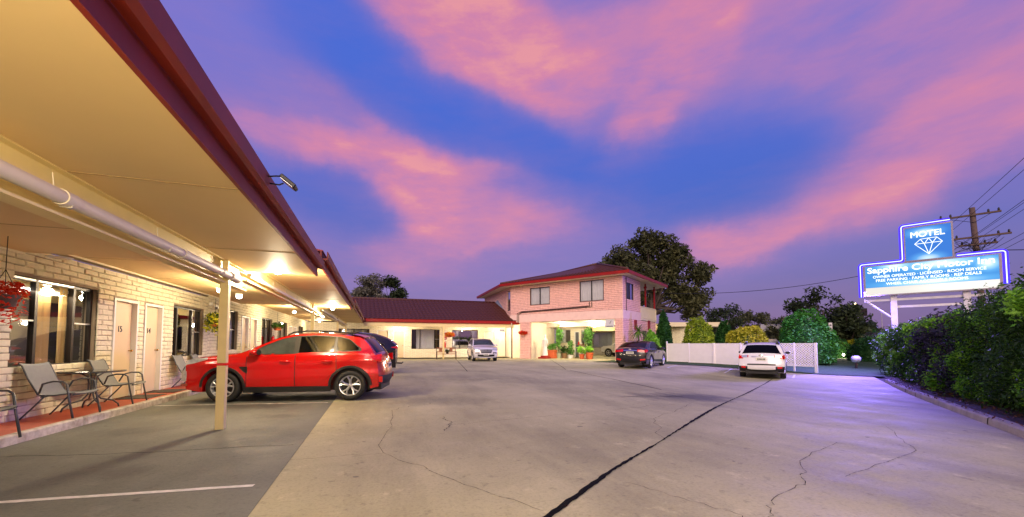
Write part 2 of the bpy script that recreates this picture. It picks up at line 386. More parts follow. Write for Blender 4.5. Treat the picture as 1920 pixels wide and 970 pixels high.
        if smooth:
            me.polygons.foreach_set('use_smooth', [True]*len(me.polygons))
            if auto: me.set_sharp_from_angle(angle=R(auto))
        return o
WM = {}
def tag(o, label=None, cat=None, group=None, kind=None):
    if label: o['label'] = label
    if cat: o['category'] = cat
    if group: o['group'] = group
    if kind: o['kind'] = kind
    return o
def thing(name, label, cat, loc=(0, 0, 0), rz=0., group=None):
    o = bpy.data.objects.new(name, None); COL.objects.link(o); o.location = loc; o.rotation_euler = (0, 0, rz); o.empty_display_size = .2
    WM[o.name] = Matrix.Translation(loc) @ Matrix.Rotation(rz, 4, 'Z'); return tag(o, label, cat, group)
def place(o, loc, rz=0.):
    o.location = loc; o.rotation_euler = (0, 0, rz); WM[o.name] = Matrix.Translation(loc) @ Matrix.Rotation(rz, 4, 'Z')
def dup(root, loc, rz=0., label=None):
    r = root.copy(); COL.objects.link(r); r.location = loc; r.rotation_euler = (0, 0, rz)
    if label: r['label'] = label
    for ch in root.children:
        c = ch.copy(); COL.objects.link(c); c.parent = r
        for g in ch.children:
            d = g.copy(); COL.objects.link(d); d.parent = c
    return r
def lamp(name, kind, loc, power, color, parent=None, size=.2, rot=None):
    d = bpy.data.lights.new(name, kind); d.energy = power; d.color = color
    if kind == 'AREA': d.size = size
    else: d.shadow_soft_size = size
    if kind == 'SPOT': d.spot_size = R(140); d.spot_blend = .6
    o = bpy.data.objects.new(name, d); COL.objects.link(o)
    if parent is not None: o.parent = parent
    o.location = loc
    if rot: o.rotation_euler = rot
    return o
def text(s, m, parent, loc, rot, width, height, name='lettering', offset=.0, depth=.004):
    c = bpy.data.curves.new(name, 'FONT'); c.body = s; c.size = 1; c.extrude = depth; c.offset = 0; c.bevel_depth = offset; c.bevel_resolution = 0; c.align_x = 'LEFT'
    o = bpy.data.objects.new(name, c); COL.objects.link(o); c.materials.append(m)
    bpy.context.view_layer.update(); me = bpy.data.meshes.new_from_object(o.evaluated_get(bpy.context.evaluated_depsgraph_get()))
    bpy.data.objects.remove(o); bpy.data.curves.remove(c); o = bpy.data.objects.new(name, me); COL.objects.link(o)
    co = np.array([v.co for v in me.vertices]); x0, y0 = co[:, 0].min(), co[:, 1].min(); d = Vector((co[:, 0].max()-x0, co[:, 1].max()-y0))
    if not me.materials: me.materials.append(m)
    WM[o.name] = Matrix.Identity(4)
    sx, sy = width/max(d.x, 1e-3), height/max(d.y, 1e-3)
    o.parent = parent; o.rotation_euler = rot; o.scale = (sx, sy, 1)
    o.location = Vector(loc) - (Matrix.Rotation(rot[2], 3, 'Z') @ Matrix.Rotation(rot[0], 3, 'X')) @ Vector((x0*sx, y0*sy, 0))
    return o
def S01(t):
    t = min(max(t, 0), 1); return t*t*(3-2*t)
def G(x, y): return -.3*S01((x-4)/14)*S01((20-y)/7)     # the yard falls a little towards the street
KD = Vector((math.sin(R(55.6)), math.cos(R(55.6)), 0)); ND = Vector((KD.y, -KD.x, 0))   # along / across the street
UK = 2.35                                                                            # street kerb, metres across
# ================================================================ ground
def sheet(name, xs, ys, dz, m, fn=None, keep=None):
    mb = MB(); mb.grid([[((fn(x, y) if fn else (x, y))[0], (fn(x, y) if fn else (x, y))[1], G(*(fn(x, y) if fn else (x, y))) + dz) for x in xs] for y in ys])
    o = mb.build(name, m, smooth=True); return tag(o, kind='structure')
far = [-900, -300, -100, -40] + list(range(-20, 60, 2)) + [80, 120, 300, 900]
M['earth'] = mat('dry_ground', (88, 80, 62), .95, var=.25, vs=.4)
sheet('ground', far, far, -.05, M['earth'])
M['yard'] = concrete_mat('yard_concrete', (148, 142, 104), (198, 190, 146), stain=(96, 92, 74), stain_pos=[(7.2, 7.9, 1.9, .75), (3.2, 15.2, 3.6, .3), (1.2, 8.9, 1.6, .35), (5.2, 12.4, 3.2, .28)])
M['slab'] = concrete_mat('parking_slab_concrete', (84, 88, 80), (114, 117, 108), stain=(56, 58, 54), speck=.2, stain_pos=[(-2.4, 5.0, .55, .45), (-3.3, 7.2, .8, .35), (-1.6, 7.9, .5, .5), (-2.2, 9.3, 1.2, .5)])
xe = -.86
def kx(y): return (UK + .825*y)/.565
sheet('concrete_yard', [i/44 for i in range(45)], [-2.2 + .55*i for i in range(92)], 0., M['yard'], fn=lambda s, y: (xe + (max(kx(y), xe+.1) - xe)*s, y))
yard = bpy.data.objects['concrete_yard']
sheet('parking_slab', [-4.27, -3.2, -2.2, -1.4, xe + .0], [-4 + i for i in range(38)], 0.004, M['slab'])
slab = bpy.data.objects['parking_slab']
sheet('back_apron', [-4.2, 0, 4, 8, 11.4], [33.6, 34, 35], .1, M['yard'])
def strip(mb, pts, w, dz, jit=0., sub=.12):
    """a narrow ribbon lying on the ground, edges slightly ragged"""
    P = []
    for (a, b) in zip(pts[:-1], pts[1:]):
        n = max(2, int(math.dist(a, b)/sub)); P += [(a[0]+(b[0]-a[0])*i/n, a[1]+(b[1]-a[1])*i/n) for i in range(n)]
    P.append(pts[-1]); rows = []
    for i, p in enumerate(P):
        q, r = P[max(i-1, 0)], P[min(i+1, len(P)-1)]; d = math.hypot(r[0]-q[0], r[1]-q[1]); nx, ny = -(r[1]-q[1])/d, (r[0]-q[0])/d
        ww = w(i/(len(P)-1)) if callable(w) else w
        a, b = ww/2 + random.uniform(-jit, jit), ww/2 + random.uniform(-jit, jit)
        rows.append([(p[0]+nx*a, p[1]+ny*a, G(p[0], p[1])+dz), (p[0]-nx*b, p[1]-ny*b, G(p[0], p[1])+dz)])
    mb.grid(rows, flip=True)
def wig(pts, amp, n=8):
    out = []
    for a, b in zip(pts[:-1], pts[1:]):
        d = math.dist(a, b); nx, ny = -(b[1]-a[1])/d, (b[0]-a[0])/d
        for i in range(n):
            k = random.gauss(0, amp) if i else 0; out.append((a[0]+(b[0]-a[0])*i/n+nx*k, a[1]+(b[1]-a[1])*i/n+ny*k))
    return out + [pts[-1]]
mb = MB(); strip(mb, [(.2, 2.05), (1.19, 2.7), (2.26, 3.5), (3.33, 4.19), (6.41, 6.28), (9.63, 8.34), (13, 10.6), (16.6, 13.05)], lambda t: .042-.01*t+.014*math.sin(t*23), .006, .009, .06)
mb.build('expansion_joint', M['tar'], yard)
for pts, w in (([(3.9, 17.8), (8.91, 17.95)], .03), ([(8.91, 17.5), (8.4, 13), (7.7, 9.43)], .035), ([(5.51, 8.16), (6.3, 8.2), (7.11, 7.94)], .03), ([(6.4, 33.9), (5.2, 26), (3.93, 17.8)], .03), ([(8.9, 17.9), (13.1, 29.0)], .03)):
    mb = MB(); strip(mb, pts, w, .005, .004); mb.build('expansion_joint', M['tar'], yard)
for pts, w, a in (([(2.14, 3.14), (2.35, 2.7), (2.52, 2.35), (2.5, 2.0)], .005, .015), ([(5.61, 3.55), (4.3, 3.1), (3.62, 2.57), (3.0, 2.4), (2.7, 2.19), (2.6, 1.7)], .006, .018),
                  ([(-.86, 4.9), (.1, 4.85), (.76, 3.54), (1.2, 2.8)], .006, .02), ([(1.11, 6.9), (1.11, 6.28), (.95, 5.8)], .014, .04), ([(1.1, 6.2), (3.3, 6.4), (5.5, 6.9)], .008, .04),
                  ([(4.2, 2.6), (6.1, 3.0), (7.6, 4.1)], .006, .015), ([(.1, 4.85), (.3, 7.9), (1.1, 8.6)], .007, .05), ([(3.6, 4.35), (4.4, 5.6), (6.4, 6.9)], .006, .05)):
    mb = MB(); strip(mb, wig(pts, a), lambda t, w=w: w*(.35+.7*random.random()), .005, .0015, .03); mb.build('crack', M['crack'], yard)
for pts, w, par in (([(-4.2, 4.52), (-2.78, 4.33), (-1.0, 4.12)], .06, slab), ([(-4.2, 9.98), (-2.76, 9.72), (-.95, 9.35)], .05, slab), ([(-4.2, 14.2), (-.95, 13.9)], .06, slab), ([(-4.2, 18.1), (-.95, 17.9)], .06, slab),
                    ([(15.05, 17.93), (16.89, 19.26)], .09, yard), ([(16.43, 15.46), (18.51, 16.92)], .09, yard), ([(17.98, 13.13), (19.6, 14.23)], .09, yard)):
    mb = MB(); strip(mb, pts, w, .006, .005); mb.build('painted_line', M['line'], par)
mb = MB(); strip(mb, wig([(-4.2, 6.1), (-2.5, 5.75), (-.95, 5.6)], .03), .012, .005, .002); mb.build('crack', M['crack'], slab)
# terracotta path with its white kerb along the rooms
mb = MB(); mb.grid([[(x, y, .12) for x in (-5.3, -4.33)] for y in np.arange(-4, 35.2, 1.)]); tag(mb.build('footpath', M['terracotta']), kind='structure')
M['kerbwhite'] = mat('worn_white_kerb_paint', (206, 198, 184), .7, rgb2=(150, 140, 126), vs=7, bump=.5, bs=18)
mb = MB()
y = -4.
while y < 33: mb.rbox(-4.335, -4.23, y, y+2.98, -.02, .128+random.uniform(-.004, .004), .018); y += 3
tag(mb.build('path_kerb', M['kerbwhite']), kind='structure')
# street kerb, garden bed behind it
def kp(u, v): return ND*u + KD*v
mb = MB(); v = 1.5
while v < 21.6:
    p, q = kp(UK, v), kp(UK, v+1.45); z0, z1 = G(p.x, p.y), G(q.x, q.y); j = random.uniform(-.012, .012)
    prof = [(-.0+j, -.03), (.012+j, .10), (.03+j, .125), (.14+j, .13), (.16+j, .05)]
    mb.grid([[tuple(p+ND*a)[:2]+(z0+h,) for a, h in prof], [tuple(q+ND*a)[:2]+(z1+h,) for a, h in prof]])
    v += 1.462
tag(mb.build('street_kerb', M['kerb'], smooth=False), kind='structure')
mb = MB(); mb.grid([[tuple(kp(u, v))[:2] + (G(*tuple(kp(u, v))[:2]) + .09 + .05*math.sin(v*3+u*5)*.6 + .03*random.random(),) for u in np.linspace(UK+.15, 6.2, 14)] for v in np.linspace(1, 24, 70)])
tag(mb.build('garden_bed', M['soil'], smooth=True), kind='structure')
M['lawn'] = mat('mown_grass', (44, 74, 30), .9, var=.35, vs=8, bump=.8, bs=80)
mb = MB(); 
mb.grid([[tuple(kp(u, v))[:2] + (G(*tuple(kp(u, v))[:2]) + .03,) for u in np.linspace(-12, 9, 30)] for v in np.linspace(25.2, 46, 20)])
tag(mb.build('lawn', M['lawn'], smooth=True), kind='structure')
M['road'] = concrete_mat('street_asphalt', (60, 58, 58), (78, 76, 75), stain=(44, 42, 42))
mb = MB(); mb.grid([[tuple(kp(u, v))[:2] + (-.29,) for u in (9.2, 13, 17)] for v in range(-40, 160, 10)])
tag(mb.build('street', M['road']), kind='structure')

# ================================================================ masonry and openings
class Frame:
    """a wall plane: origin, along (e), out (n)"""
    def __init__(s, o, e, n): s.o, s.e, s.n = Vector(o), Vector(e), Vector(n)
    def p(s, a, z, d=0): return s.o + s.e*a + s.n*d + Vector((0, 0, z))
    def box(s, mb, a0, a1, d0, d1, z0, z1):
        c = [s.p(a, z, d) for z in (z0, z1) for a, d in ((a0, d0), (a1, d0), (a1, d1), (a0, d1))]
        fs = [(0,3,2,1),(4,5,6,7),(0,1,5,4),(1,2,6,5),(2,3,7,6),(3,0,4,7)]
        if s.e.cross(s.n).z < 0: fs = [f[::-1] for f in fs]
        return mb.add(c, fs)
def masonry(F, L, z0, z1, holes=(), rh=.102, bl=.37, bulge=.014, gap=.009, seed=1):
    """wall of slumped blocks: each block a bulging face before a mortar back, holes left open"""
    rg = random.Random(seed); mb = MB(); mb.back = MB(); nz = int(round((z1-z0)/rh)); rh = (z1-z0)/nz
    flip = F.e.cross(F.n).z > 0
    for r in range(nz):
        za, zb = z0+r*rh, z0+(r+1)*rh; zm = (za+zb)/2
        cuts = sorted((h[0], h[1]) for h in holes if h[2] < zm < h[3]); segs = []; a = 0
        for c0, c1 in cuts:
            if c0 > a: segs.append((a, c0))
            a = max(a, c1)
        if a < L: segs.append((a, L))
        off = (r % 2)*bl/2
        for s0, s1 in segs:
            k = math.floor((s0-off)/bl)*bl + off
            while k < s1:
                b0, b1 = max(k, s0), min(k+bl, s1); k += bl
                if b1-b0 < .03: continue
                j = lambda q=.004: rg.uniform(-q, q)
                A, B = b0+(gap/2 if b0 > s0 else 0), b1-(gap/2 if b1 < s1 else 0); c, d = za+gap*.4+j(), zb-gap*.6+j()
                ed, fd = .0, bulge+j(.006); bv = min(.018, (B-A)/3)
                back = [(A, c, -.03), (B, c+j(), -.03), (B, d, -.03), (A, d+j(), -.03)]
                e1 = [(A, c+j(), ed), (B, c+j(), ed), (B, d+j(), ed), (A, d+j(), ed)]
                fr = [(A+bv, c+bv*.7+j(), fd), (B-bv, c+bv*.7+j(), fd+j(.003)), (B-bv, d-bv, fd-.004), (A+bv, d-bv, fd-.004)]
                V = [F.p(a_, z_, d_) for a_, z_, d_ in back+e1+fr]; fs = [(8, 9, 10, 11)]
                for q in (0, 4): fs += [(q+i, q+(i+1) % 4, q+4+(i+1) % 4, q+4+i) for i in range(4)]
                mb.add(V, [f[::-1] for f in fs] if flip else fs)
    ys = sorted({0, L, *[v for h in holes for v in h[:2]]}); zs = sorted({z0, z1, *[v for h in holes for v in h[2:4]]})
    for i in range(len(ys)-1):
        for k in range(len(zs)-1):
            ym, zm = (ys[i]+ys[i+1])/2, (zs[k]+zs[k+1])/2
            if not any(h[0] < ym < h[1] and h[2] < zm < h[3] for h in holes): F.box(mb.back, ys[i], ys[i+1], -.2, -.012, zs[k], zs[k+1])
    return mb
def window(F, a0, a1, z0, z1, parent, mull=(.3, .72), rails=(.38,), frame='bronze', glass='glass', curtain='curtain', cur=((.35, .75),), dep=-.12, fw_=.05, proud=False, world=True, room='dark', rail_m='silver'):
    """sliding window: frame part; panes, curtains and sill as its sub-parts"""
    d0, d1 = (dep-.03, dep+.03) if not proud else (.0, .05)
    mb = MB()
    for q in (a0, a1-fw_): F.box(mb, q, q+fw_, d0, d1, z0, z1)
    for q in (z0, z1-fw_): F.box(mb, a0+fw_, a1-fw_, d0, d1, q, q+fw_)
    w = a1-a0
    for m_ in mull: F.box(mb, a0+w*m_-.03, a0+w*m_+.03, d0-.002, d1+.008, z0+fw_, z1-fw_)
    fr = mb.build('window', M[frame], parent, world=world)
    if rails:
        for lo, hi, zz in rails: rb = MB(); F.box(rb, a0+w*lo+.03, a0+w*hi-.03, d0+.004, d1+.002, z0+(z1-z0)*zz-.012, z0+(z1-z0)*zz+.012); rb.build('rail', M[rail_m], fr, world=world)
    dm = (d0+d1)/2
    pb = MB(); pb.quad(F.p(a0+fw_, z0+fw_, dm), F.p(a1-fw_, z0+fw_, dm), F.p(a1-fw_, z1-fw_, dm), F.p(a0+fw_, z1-fw_, dm)); pb.build('pane', M[glass], fr, world=world)
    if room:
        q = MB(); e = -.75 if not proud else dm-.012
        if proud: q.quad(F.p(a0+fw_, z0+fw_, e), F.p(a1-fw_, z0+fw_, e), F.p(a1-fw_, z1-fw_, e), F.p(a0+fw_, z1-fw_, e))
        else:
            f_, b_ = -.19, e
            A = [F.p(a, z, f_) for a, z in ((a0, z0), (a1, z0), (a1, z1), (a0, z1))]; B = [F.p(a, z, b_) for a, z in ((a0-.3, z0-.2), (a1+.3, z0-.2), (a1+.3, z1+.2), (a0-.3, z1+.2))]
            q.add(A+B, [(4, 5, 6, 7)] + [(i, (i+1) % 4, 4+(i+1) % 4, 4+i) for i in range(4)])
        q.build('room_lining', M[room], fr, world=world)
    if curtain and not proud:
        for c0, c1 in cur:
            cb = MB(); n = max(8, int((c1-c0)*w/.025)); rows = [[], []]
            for i in range(n+1):
                a = a0+w*(c0+(c1-c0)*i/n); dd = dep-.085+.035*math.sin(i*1.15)+.012*math.sin(i*2.7)
                rows[0].append(F.p(a, z0-.05, dd)); rows[1].append(F.p(a, z1+.02, dd))
            cb.grid(rows); cb.build('curtain', M[curtain], fr, smooth=True, world=world)
    return fr
def door(F, a0, a1, z0, z1, parent, number=None, dep=-.07, leafm='doorpink', hinge=1, world=True, num_face=None):
    mb = MB(); t = .055
    F.box(mb, a0+t, a1-t, dep-.04, dep, z0+.02, z1-t); d = mb.build('door', M[leafm], parent, world=world)
    fb = MB()
    for q in (a0, a1-t): F.box(fb, q, q+t, dep-.08, .028, z0, z1)
    F.box(fb, a0+t, a1-t, dep-.08, .028, z1-t, z1); F.box(fb, a0+t, a0+t+.015, dep-.02, dep+.012, z0+.02, z1-t); fb.build('door_frame', M['white'], d, world=world)
    kb = MB(); ka = a1-t-.07 if hinge > 0 else a0+t+.07
    c = F.p(ka, z0+1.0, dep); kb.tube([c, c+F.n*.045], .012, 8); kb.tube([c+F.n*.04, c+F.n*.055, c+F.n*.07], [.02, .028, .018], 10); kb.build('knob', M['brass'], d, smooth=True, world=world)
    tb = MB(); F.box(tb, a0+t, a1-t, dep-.06, .02, z0-.0, z0+.02); tb.build('threshold', M['brass'], d, world=world)
    if number and num_face is not None:
        P = WM[parent.name].inverted() @ F.p((a0+a1)/2+num_face, z0+1.40, dep+.006)
        text(number, M['ink'], d, P, (R(90), 0, math.atan2(F.e.y, F.e.x)), .13, .125, 'number', .0)
    return d

# ================================================================ the long room wing on the left
WX = -5.05
wing = thing('motel_wing', 'long cream block motel wing with deep carport canopy and red gutter', 'motel building', (WX, 3, 0))
FW = Frame((WX, 0, 0), (0, 1, 0), (1, 0, 0))      # along = world y
H = [(7.86, 9.75, .87, 2.28), (10.2, 11.07, .10, 2.19), (11.34, 12.16, .10, 2.19), (12.74, 14.68, .87, 2.28),
     (15.81, 17.87, 1.0, 2.5), (18.3, 19.2, .12, 2.36), (19.45, 20.4, .12, 2.36), (21.25, 23.25, 1.0, 2.5), (24.42, 26.86, 1.0, 2.5), (27.3, 28.2, .12, 2.36), (28.7, 29.6, .12, 2.36), (30.5, 32.4, 1.0, 2.5), (1.2, 3.0, .87, 2.28), (3.6, 4.5, .1, 2.19)]
def shifted(y0, y1): return Frame((WX, y0, 0), (0, 1, 0), (1, 0, 0)), [(h[0]-y0, h[1]-y0, h[2], h[3]) for h in H if y0 <= h[0] < y1]
for y0, y1, zt, sd_ in ((-4, 15.0, 2.72, 3), (15.0, 34.6, 3.0, 5)):
    F_, hs = shifted(y0, y1); masonry(F_, y1-y0, .11, zt, hs, seed=sd_).build('wall', M['block'], wing, world=True)
window(FW, *H[0], wing, mull=(.30, .74), rails=((0, .3, .53), (.74, 1, .53), (0, .3, .985), (.3, .74, .985)), cur=((.36, .58), (.66, .74)))
window(FW, *H[3], wing, mull=(.22, .7), rails=((.7, 1, .52),), cur=((.72, .98), (.02, .2)), curtain='sheer', glass='glassd')
window(FW, *H[4], wing, mull=(.3, .7), rails=((0, .3, .52), (.7, 1, .52)), cur=((.0, .2), (.8, 1)), curtain='sheer')
window(FW, *H[7], wing, mull=(.5,), rails=(), cur=((.0, .45),), curtain='sheer', glass='glassd')
window(FW, *H[8], wing, mull=(.5,), rails=(), cur=((.6, 1),), curtain='sheer', glass='glassd')
window(FW, *H[11], wing, mull=(.5,), rails=(), cur=((.0, .4),), curtain='sheer', glass='glassd')
window(FW, *H[12], wing, mull=(.3, .72), rails=(), cur=((.3, .6),))
for i, num, nf in ((1, '15', -.09), (2, '14', -.08), (5, None, None), (6, None, None), (9, None, None), (10, None, None), (13, '16', -.2)): door(FW, *H[i], wing, number=num, num_face=nf, hinge=1)
# roof in three stepped lengths: porch soffit, beam, outer soffit, fascia, gutter
secs = [(-4, 7.95, 2.62, 2.50, -1.06), (7.95, 17.9, 2.80, 2.68, -1.0), (17.9, 32.55, 2.98, 2.86, -.98)]
for i, (y0, y1, zi, zo, ex) in enumerate(secs):
    mb = MB(); yi1 = 15.0 if i == 1 else (y1 if i != 0 else y1)
    zin = zi if i != 0 else 2.62
    mb.box(-5.3, -2.25, y0, y1, zin, zin+.03); mb.box(-2.20, ex, y0, y1, zo, zo+.03)
    yy = y0+1.15
    mb.build('soffit', M['soffit'], wing, world=True)
    jb = MB(); yy = (3.72 if i == 0 else y0+1.2)
    while yy < y1-.1:
        jb.box(-5.0, -2.3, yy-.006, yy+.006, zin-.003, zin+.002); jb.box(-2.15, ex-.005, yy-.006, yy+.006, zo-.003, zo+.002); yy += 2.4
    jb.build('soffit_joint', M['seam'], wing, world=True)
    cb = MB(); cb.box(-5.04, -5.0, y0, y1, zin-.035, zin-.002); cb.build('cornice', M['cream'], wing, world=True)
    bb = MB(); bb.box(-2.25, -2.20, y0+.01, y1-.01, zo-.33, zin+.02); bb.box(-2.27, -2.13, y0+.01, y1-.01, zo-.345, zo-.325); bb.box(-2.26, -2.14, y0+.012, y1-.012, zo-.012, zo-.002)
    bb.build('beam', M['cream_post'], wing, world=True)
    fb = MB(); fb.box(ex, ex+.03, y0, y1, zo-.02, zo+.27); fb.build('fascia', M['redtrim'], wing, world=True)
    gp = [(ex+.032, zo+.12), (ex+.10, zo+.10), (ex+.135, zo+.125), (ex+.14, zo+.25), (ex+.125, zo+.262), (ex+.118, zo+.25), (ex+.115, zo+.14), (ex+.05, zo+.13)]
    gb = MB(); gb.add([(x, y0, z) for x, z in gp]+[(x, y1, z) for x, z in gp], [tuple(range(8)), tuple(range(8, 16))[::-1]] + [(k, (k+1) % 8, 8+(k+1) % 8, 8+k)[::-1] for k in range(8)])
    gb.build('gutter', M['redtrim'], wing, world=True)
    rb = MB(); rb.add([(x, y, z) for y in (y0, y1) for x, z in ((-5.4, zin+.55), (-2.2, zin+.36), (ex+.05, zo+.285), (ex+.05, zo+.27), (-5.4, zin+.04))], [(0, 1, 6, 5), (1, 2, 7, 6), (2, 3, 8, 7), (3, 4, 9, 8), (4, 0, 5, 9), (4, 3, 2, 1, 0), (5, 6, 7, 8, 9)])
    rb.build('roof', M['redtrim_bright'], wing, world=True)
    pb = MB(); pz = zo-.24; pr = .05 if i == 0 else .035; px_ = -2.07 if i == 0 else -2.10
    pb.tube([(px_, y, pz) for y in np.linspace(y0, min(y1, 7.0) if i == 0 else y1-.2, 14)], pr, 14)
    if i == 0:
        for yy in (.9, 3.6, 5.4, 6.6): pb.tube([(px_, yy-.06, pz), (px_, yy+.06, pz)], pr*1.13, 14)
        pb.tube([(px_, 6.9, pz), (px_, 7.25, pz-.01)], pr*1.25, 14)
    dp = pb.build('drain_pipe', M['pvc'], wing, smooth=True, auto=40, world=True)
    hb = MB()
    for yy in np.arange(y0+.6, y1-.3, 1.4): hb = MB(); k_ = pr/.05; hb.tube([(px_+.05*k_, yy, pz-.01), (px_+.03*k_, yy, pz-.055*k_), (px_-.03*k_, yy, pz-.055*k_), (px_-.06*k_, yy, pz), (px_-.08, yy, zo-.06)], .004, 5); hb.build('bracket', M['pvc'], dp, world=True)
for yp, zt in ((-1.8, 2.17), (6.97, 2.17), (15.6, 2.35), (25.3, 2.53), (31.9, 2.53)):
    mb = MB(); mb.rbox(-2.15-.05, -2.15+.062, yp-.052, yp+.052, G(-2, yp), zt, .006)
    mb.rbox(-2.15-.03, -2.15+.04, yp-.03, yp+.03, zt-.01, zt+.33, .004)
    p = mb.build('post', M['cream_post'], wing, world=True)
    rb = MB(); rb.box(-2.15-.052, -2.15+.064, yp-.054, yp+.054, .93, .97); rb.build('reflector_band', M['lampred'], p, world=True)

# ================================================================ the back wing with the tiled roof
BY = 34.6
bw = thing('tiled_room_wing', 'low cream motel block with maroon tiled roof behind the pale suv', 'motel building', (3, BY, 0))
FB = Frame((-5.05, BY, 0), (1, 0, 0), (0, -1, 0)); ox = 5.05
BH = [(-2.9, -.55, .95, 2.45), (.07, .97, .12, 2.36), (1.33, 2.24, .12, 2.36), (2.82, 5.17, .80, 2.50), (6.27, 8.57, .80, 2.46), (9.15, 10.15, .12, 2.36)]
hs = [(h[0]+ox, h[1]+ox, h[2], h[3]) for h in BH]
masonry(FB, 16.1, .10, 3.0, hs, seed=9, bulge=.02).build('wall', M['block_pale'], bw, world=True)
window(FB, *hs[0], bw, mull=(.5,), rails=(), curtain='sheer', cur=((.1, .9),))
for h in hs[1:3]: door(FB, *h, bw, hinge=1)
window(FB, *hs[3], bw, mull=(.15, .3, .82), rails=((.82, 1, .5),), curtain='sheer', cur=((.15, .52), (.52, .84)), frame='bronze', glass='glass_light')
window(FB, *hs[4], bw, mull=(.3, .74), rails=((0, .3, .5), (.74, 1, .5)), glass='glass_sky', curtain='sheer', cur=((.02, .25), (.78, .98)))
door(FB, *hs[5], bw, leafm='block_pale')
mb = MB(); FB.box(mb, 10.45+ox, 11.1+ox, .03, .06, .12, 2.62); vd = mb.build('door', M['block_pale'], bw, world=True)
mb = MB(); FB.box(mb, 10.55+ox, 11.05+ox, .06, .075, 2.35, 2.58); mb.build('vent', M['mirror_glass'], vd, world=True)
mb = MB(); mb.box(-.9, 11.3, 32.75, BY, 2.86, 2.9); mb.build('soffit', M['soffit'], bw, world=True)
mb = MB(); mb.box(-.9, 11.3, 32.62, 32.75, 2.64, 2.93); mb.build('beam', M['cream_post'], bw, world=True)
gp = [(32.6, 2.95), (32.52, 2.94), (32.47, 2.98), (32.46, 3.2), (32.49, 3.2), (32.6, 3.12)]
mb = MB(); mb.add([(x, y, z) for x in (-.8, 11.75) for y, z in gp], [tuple(range(6)), tuple(range(6, 12))[::-1]] + [(k, (k+1) % 6, 6+(k+1) % 6, 6+k) for k in range(6)])
mb.box(-.8, 11.7, 32.605, 32.64, 2.93, 3.17); mb.build('gutter', M['redtrim_bright'], bw, world=True)
def tiled(mb, A, B, C, Dd, tw=.34, tl=.40, amp=.07):
    """roll tiles over the quad A-B (eave) to D-C (ridge)"""
    A, B, C, Dd = map(Vector, (A, B, C, Dd)); n = int(((B-A).length)/tw); m = int(((Dd-A).length)/tl); nrm = (B-A).cross(Dd-A).normalized()
    for r in range(m):
        rows = []
        for q, lift in ((r/m, .028), ((r+1.02)/m, 0.0)):
            a, b = A.lerp(Dd, q), B.lerp(C, q); rows.append([a.lerp(b, i/(n*4)) + nrm*(lift + amp*(0.5+.5*math.cos(i*math.pi/2))**.8) for i in range(n*4+1)])
        lo = [p - nrm*.028 for p in rows[0]]; mb.grid([lo]+rows)
    return mb
mb = MB(); tiled(mb, (-6, 32.45, 3.19), (11.5, 32.45, 3.19), (10.75, 36.8, 5.2), (-6, 36.8, 5.2)); mb.quad((-6, 32.5, 3.13), (11.5, 32.5, 3.13), (10.75, 36.8, 5.15), (-6, 36.8, 5.15)); mb.quad((-6, 36.8, 5.15), (10.75, 36.8, 5.15), (11, 41, 3.2), (-6, 41, 3.2))
rf = mb.build('roof', M['tile'], bw, smooth=True, auto=35, world=True)
mb = MB(); mb.tube([(-6, 36.8, 5.23), (10.8, 36.8, 5.23)], .09, 8); mb.build('ridge_cap', M['tile'], rf, smooth=True, world=True)
mb = MB(); mb.quad((11.5, 32.45, 3.2), (12.0, 32.9, 3.3), (11.1, 36.9, 5.5), (10.72, 36.8, 5.2)); mb.build('flashing', mat('grey_flashing', (120, 130, 156), .5, var=.08), rf, world=True)
mb = MB(); mb.rbox(5.14, 5.27, 32.6, 32.73, 0, 2.66, .01); mb.build('post', M['cream_post'], bw, world=True)
mb = MB(); mb.rbox(11.05, 11.15, 32.6, 32.7, 0, 2.66, .01); mb.build('post', M['wood'], bw, world=True)
mb = MB(); mb.tube([(11.0, 32.44, 3.05), (11.0, 32.42, 2.8), (10.85, 32.44, 2.7), (10.55, 32.5, 2.62)], .045, 8); mb.build('downpipe', M['pvc'], bw, smooth=True, world=True)

# ================================================================ the two-storey house
U0, V0 = -10.79, 27.8
HA = ND*U0 + KD*V0; HR = math.atan2(ND.y, ND.x)
hs_ = thing('two_storey_house', 'two storey pink brick motel office over a drive through portico with red hip roof', 'office building', tuple(HA), HR)
def hb(): return MB()
FH = Frame((-10.1, 0, 0), (1, 0, 0), (0, -1, 0))                     # local: x across, y away
def hmas(F, L, z0, z1, m, holes=(), name='wall', seed=1): return masonry(F, L, z0, z1, holes, rh=.135, bl=.50, bulge=.025, gap=.022, seed=seed).build(name, M[m], hs_)
UP = [(2.0, 3.95, 4.5, 5.95), (6.65, 8.65, 4.5, 6.1)]
hmas(FH, 10.1, 3.76, 6.22, 'brick_pink', UP, 'upper_wall', 11)
for h in UP: window(FH, *h, hs_, mull=(.5,), rails=(), curtain='sheer', cur=((.02, .98),), world=False, glass='glass_light', dep=-.05)
wy = Vector((ND.y, KD.y, 0))                                        # world +y in local axes
FL = Frame((-10.1, 0, 0), tuple(wy), (-wy.y, wy.x, 0)) 
hmas(FL, 9, 3.1, 6.22, 'brick_pink', [(.25, 1.05, 4.2, 6.0)], 'upper_wall', 12)
window(FL, .25, 1.05, 4.2, 6.0, hs_, mull=(), rails=(), curtain=None, cur=(), world=False, glass='glassd', dep=-.05)
FS = Frame((0, 0, 0), (0, 1, 0), (1, 0, 0))
hmas(FS, 3.75, 3.1, 6.22, 'brick_pink', [(.72, 2.25, 4.55, 5.85)], 'upper_wall', 13)
window(FS, .72, 2.25, 4.55, 5.85, hs_, mull=(.5,), rails=(), curtain='sheer', cur=((.5, .95),), world=False, glass='glass_light', dep=-.05)
hmas(FS, 7.6, .0, 3.1, 'brick_pink', [(4.2, 5.1, .1, 2.3)], 'side_wall', 14)
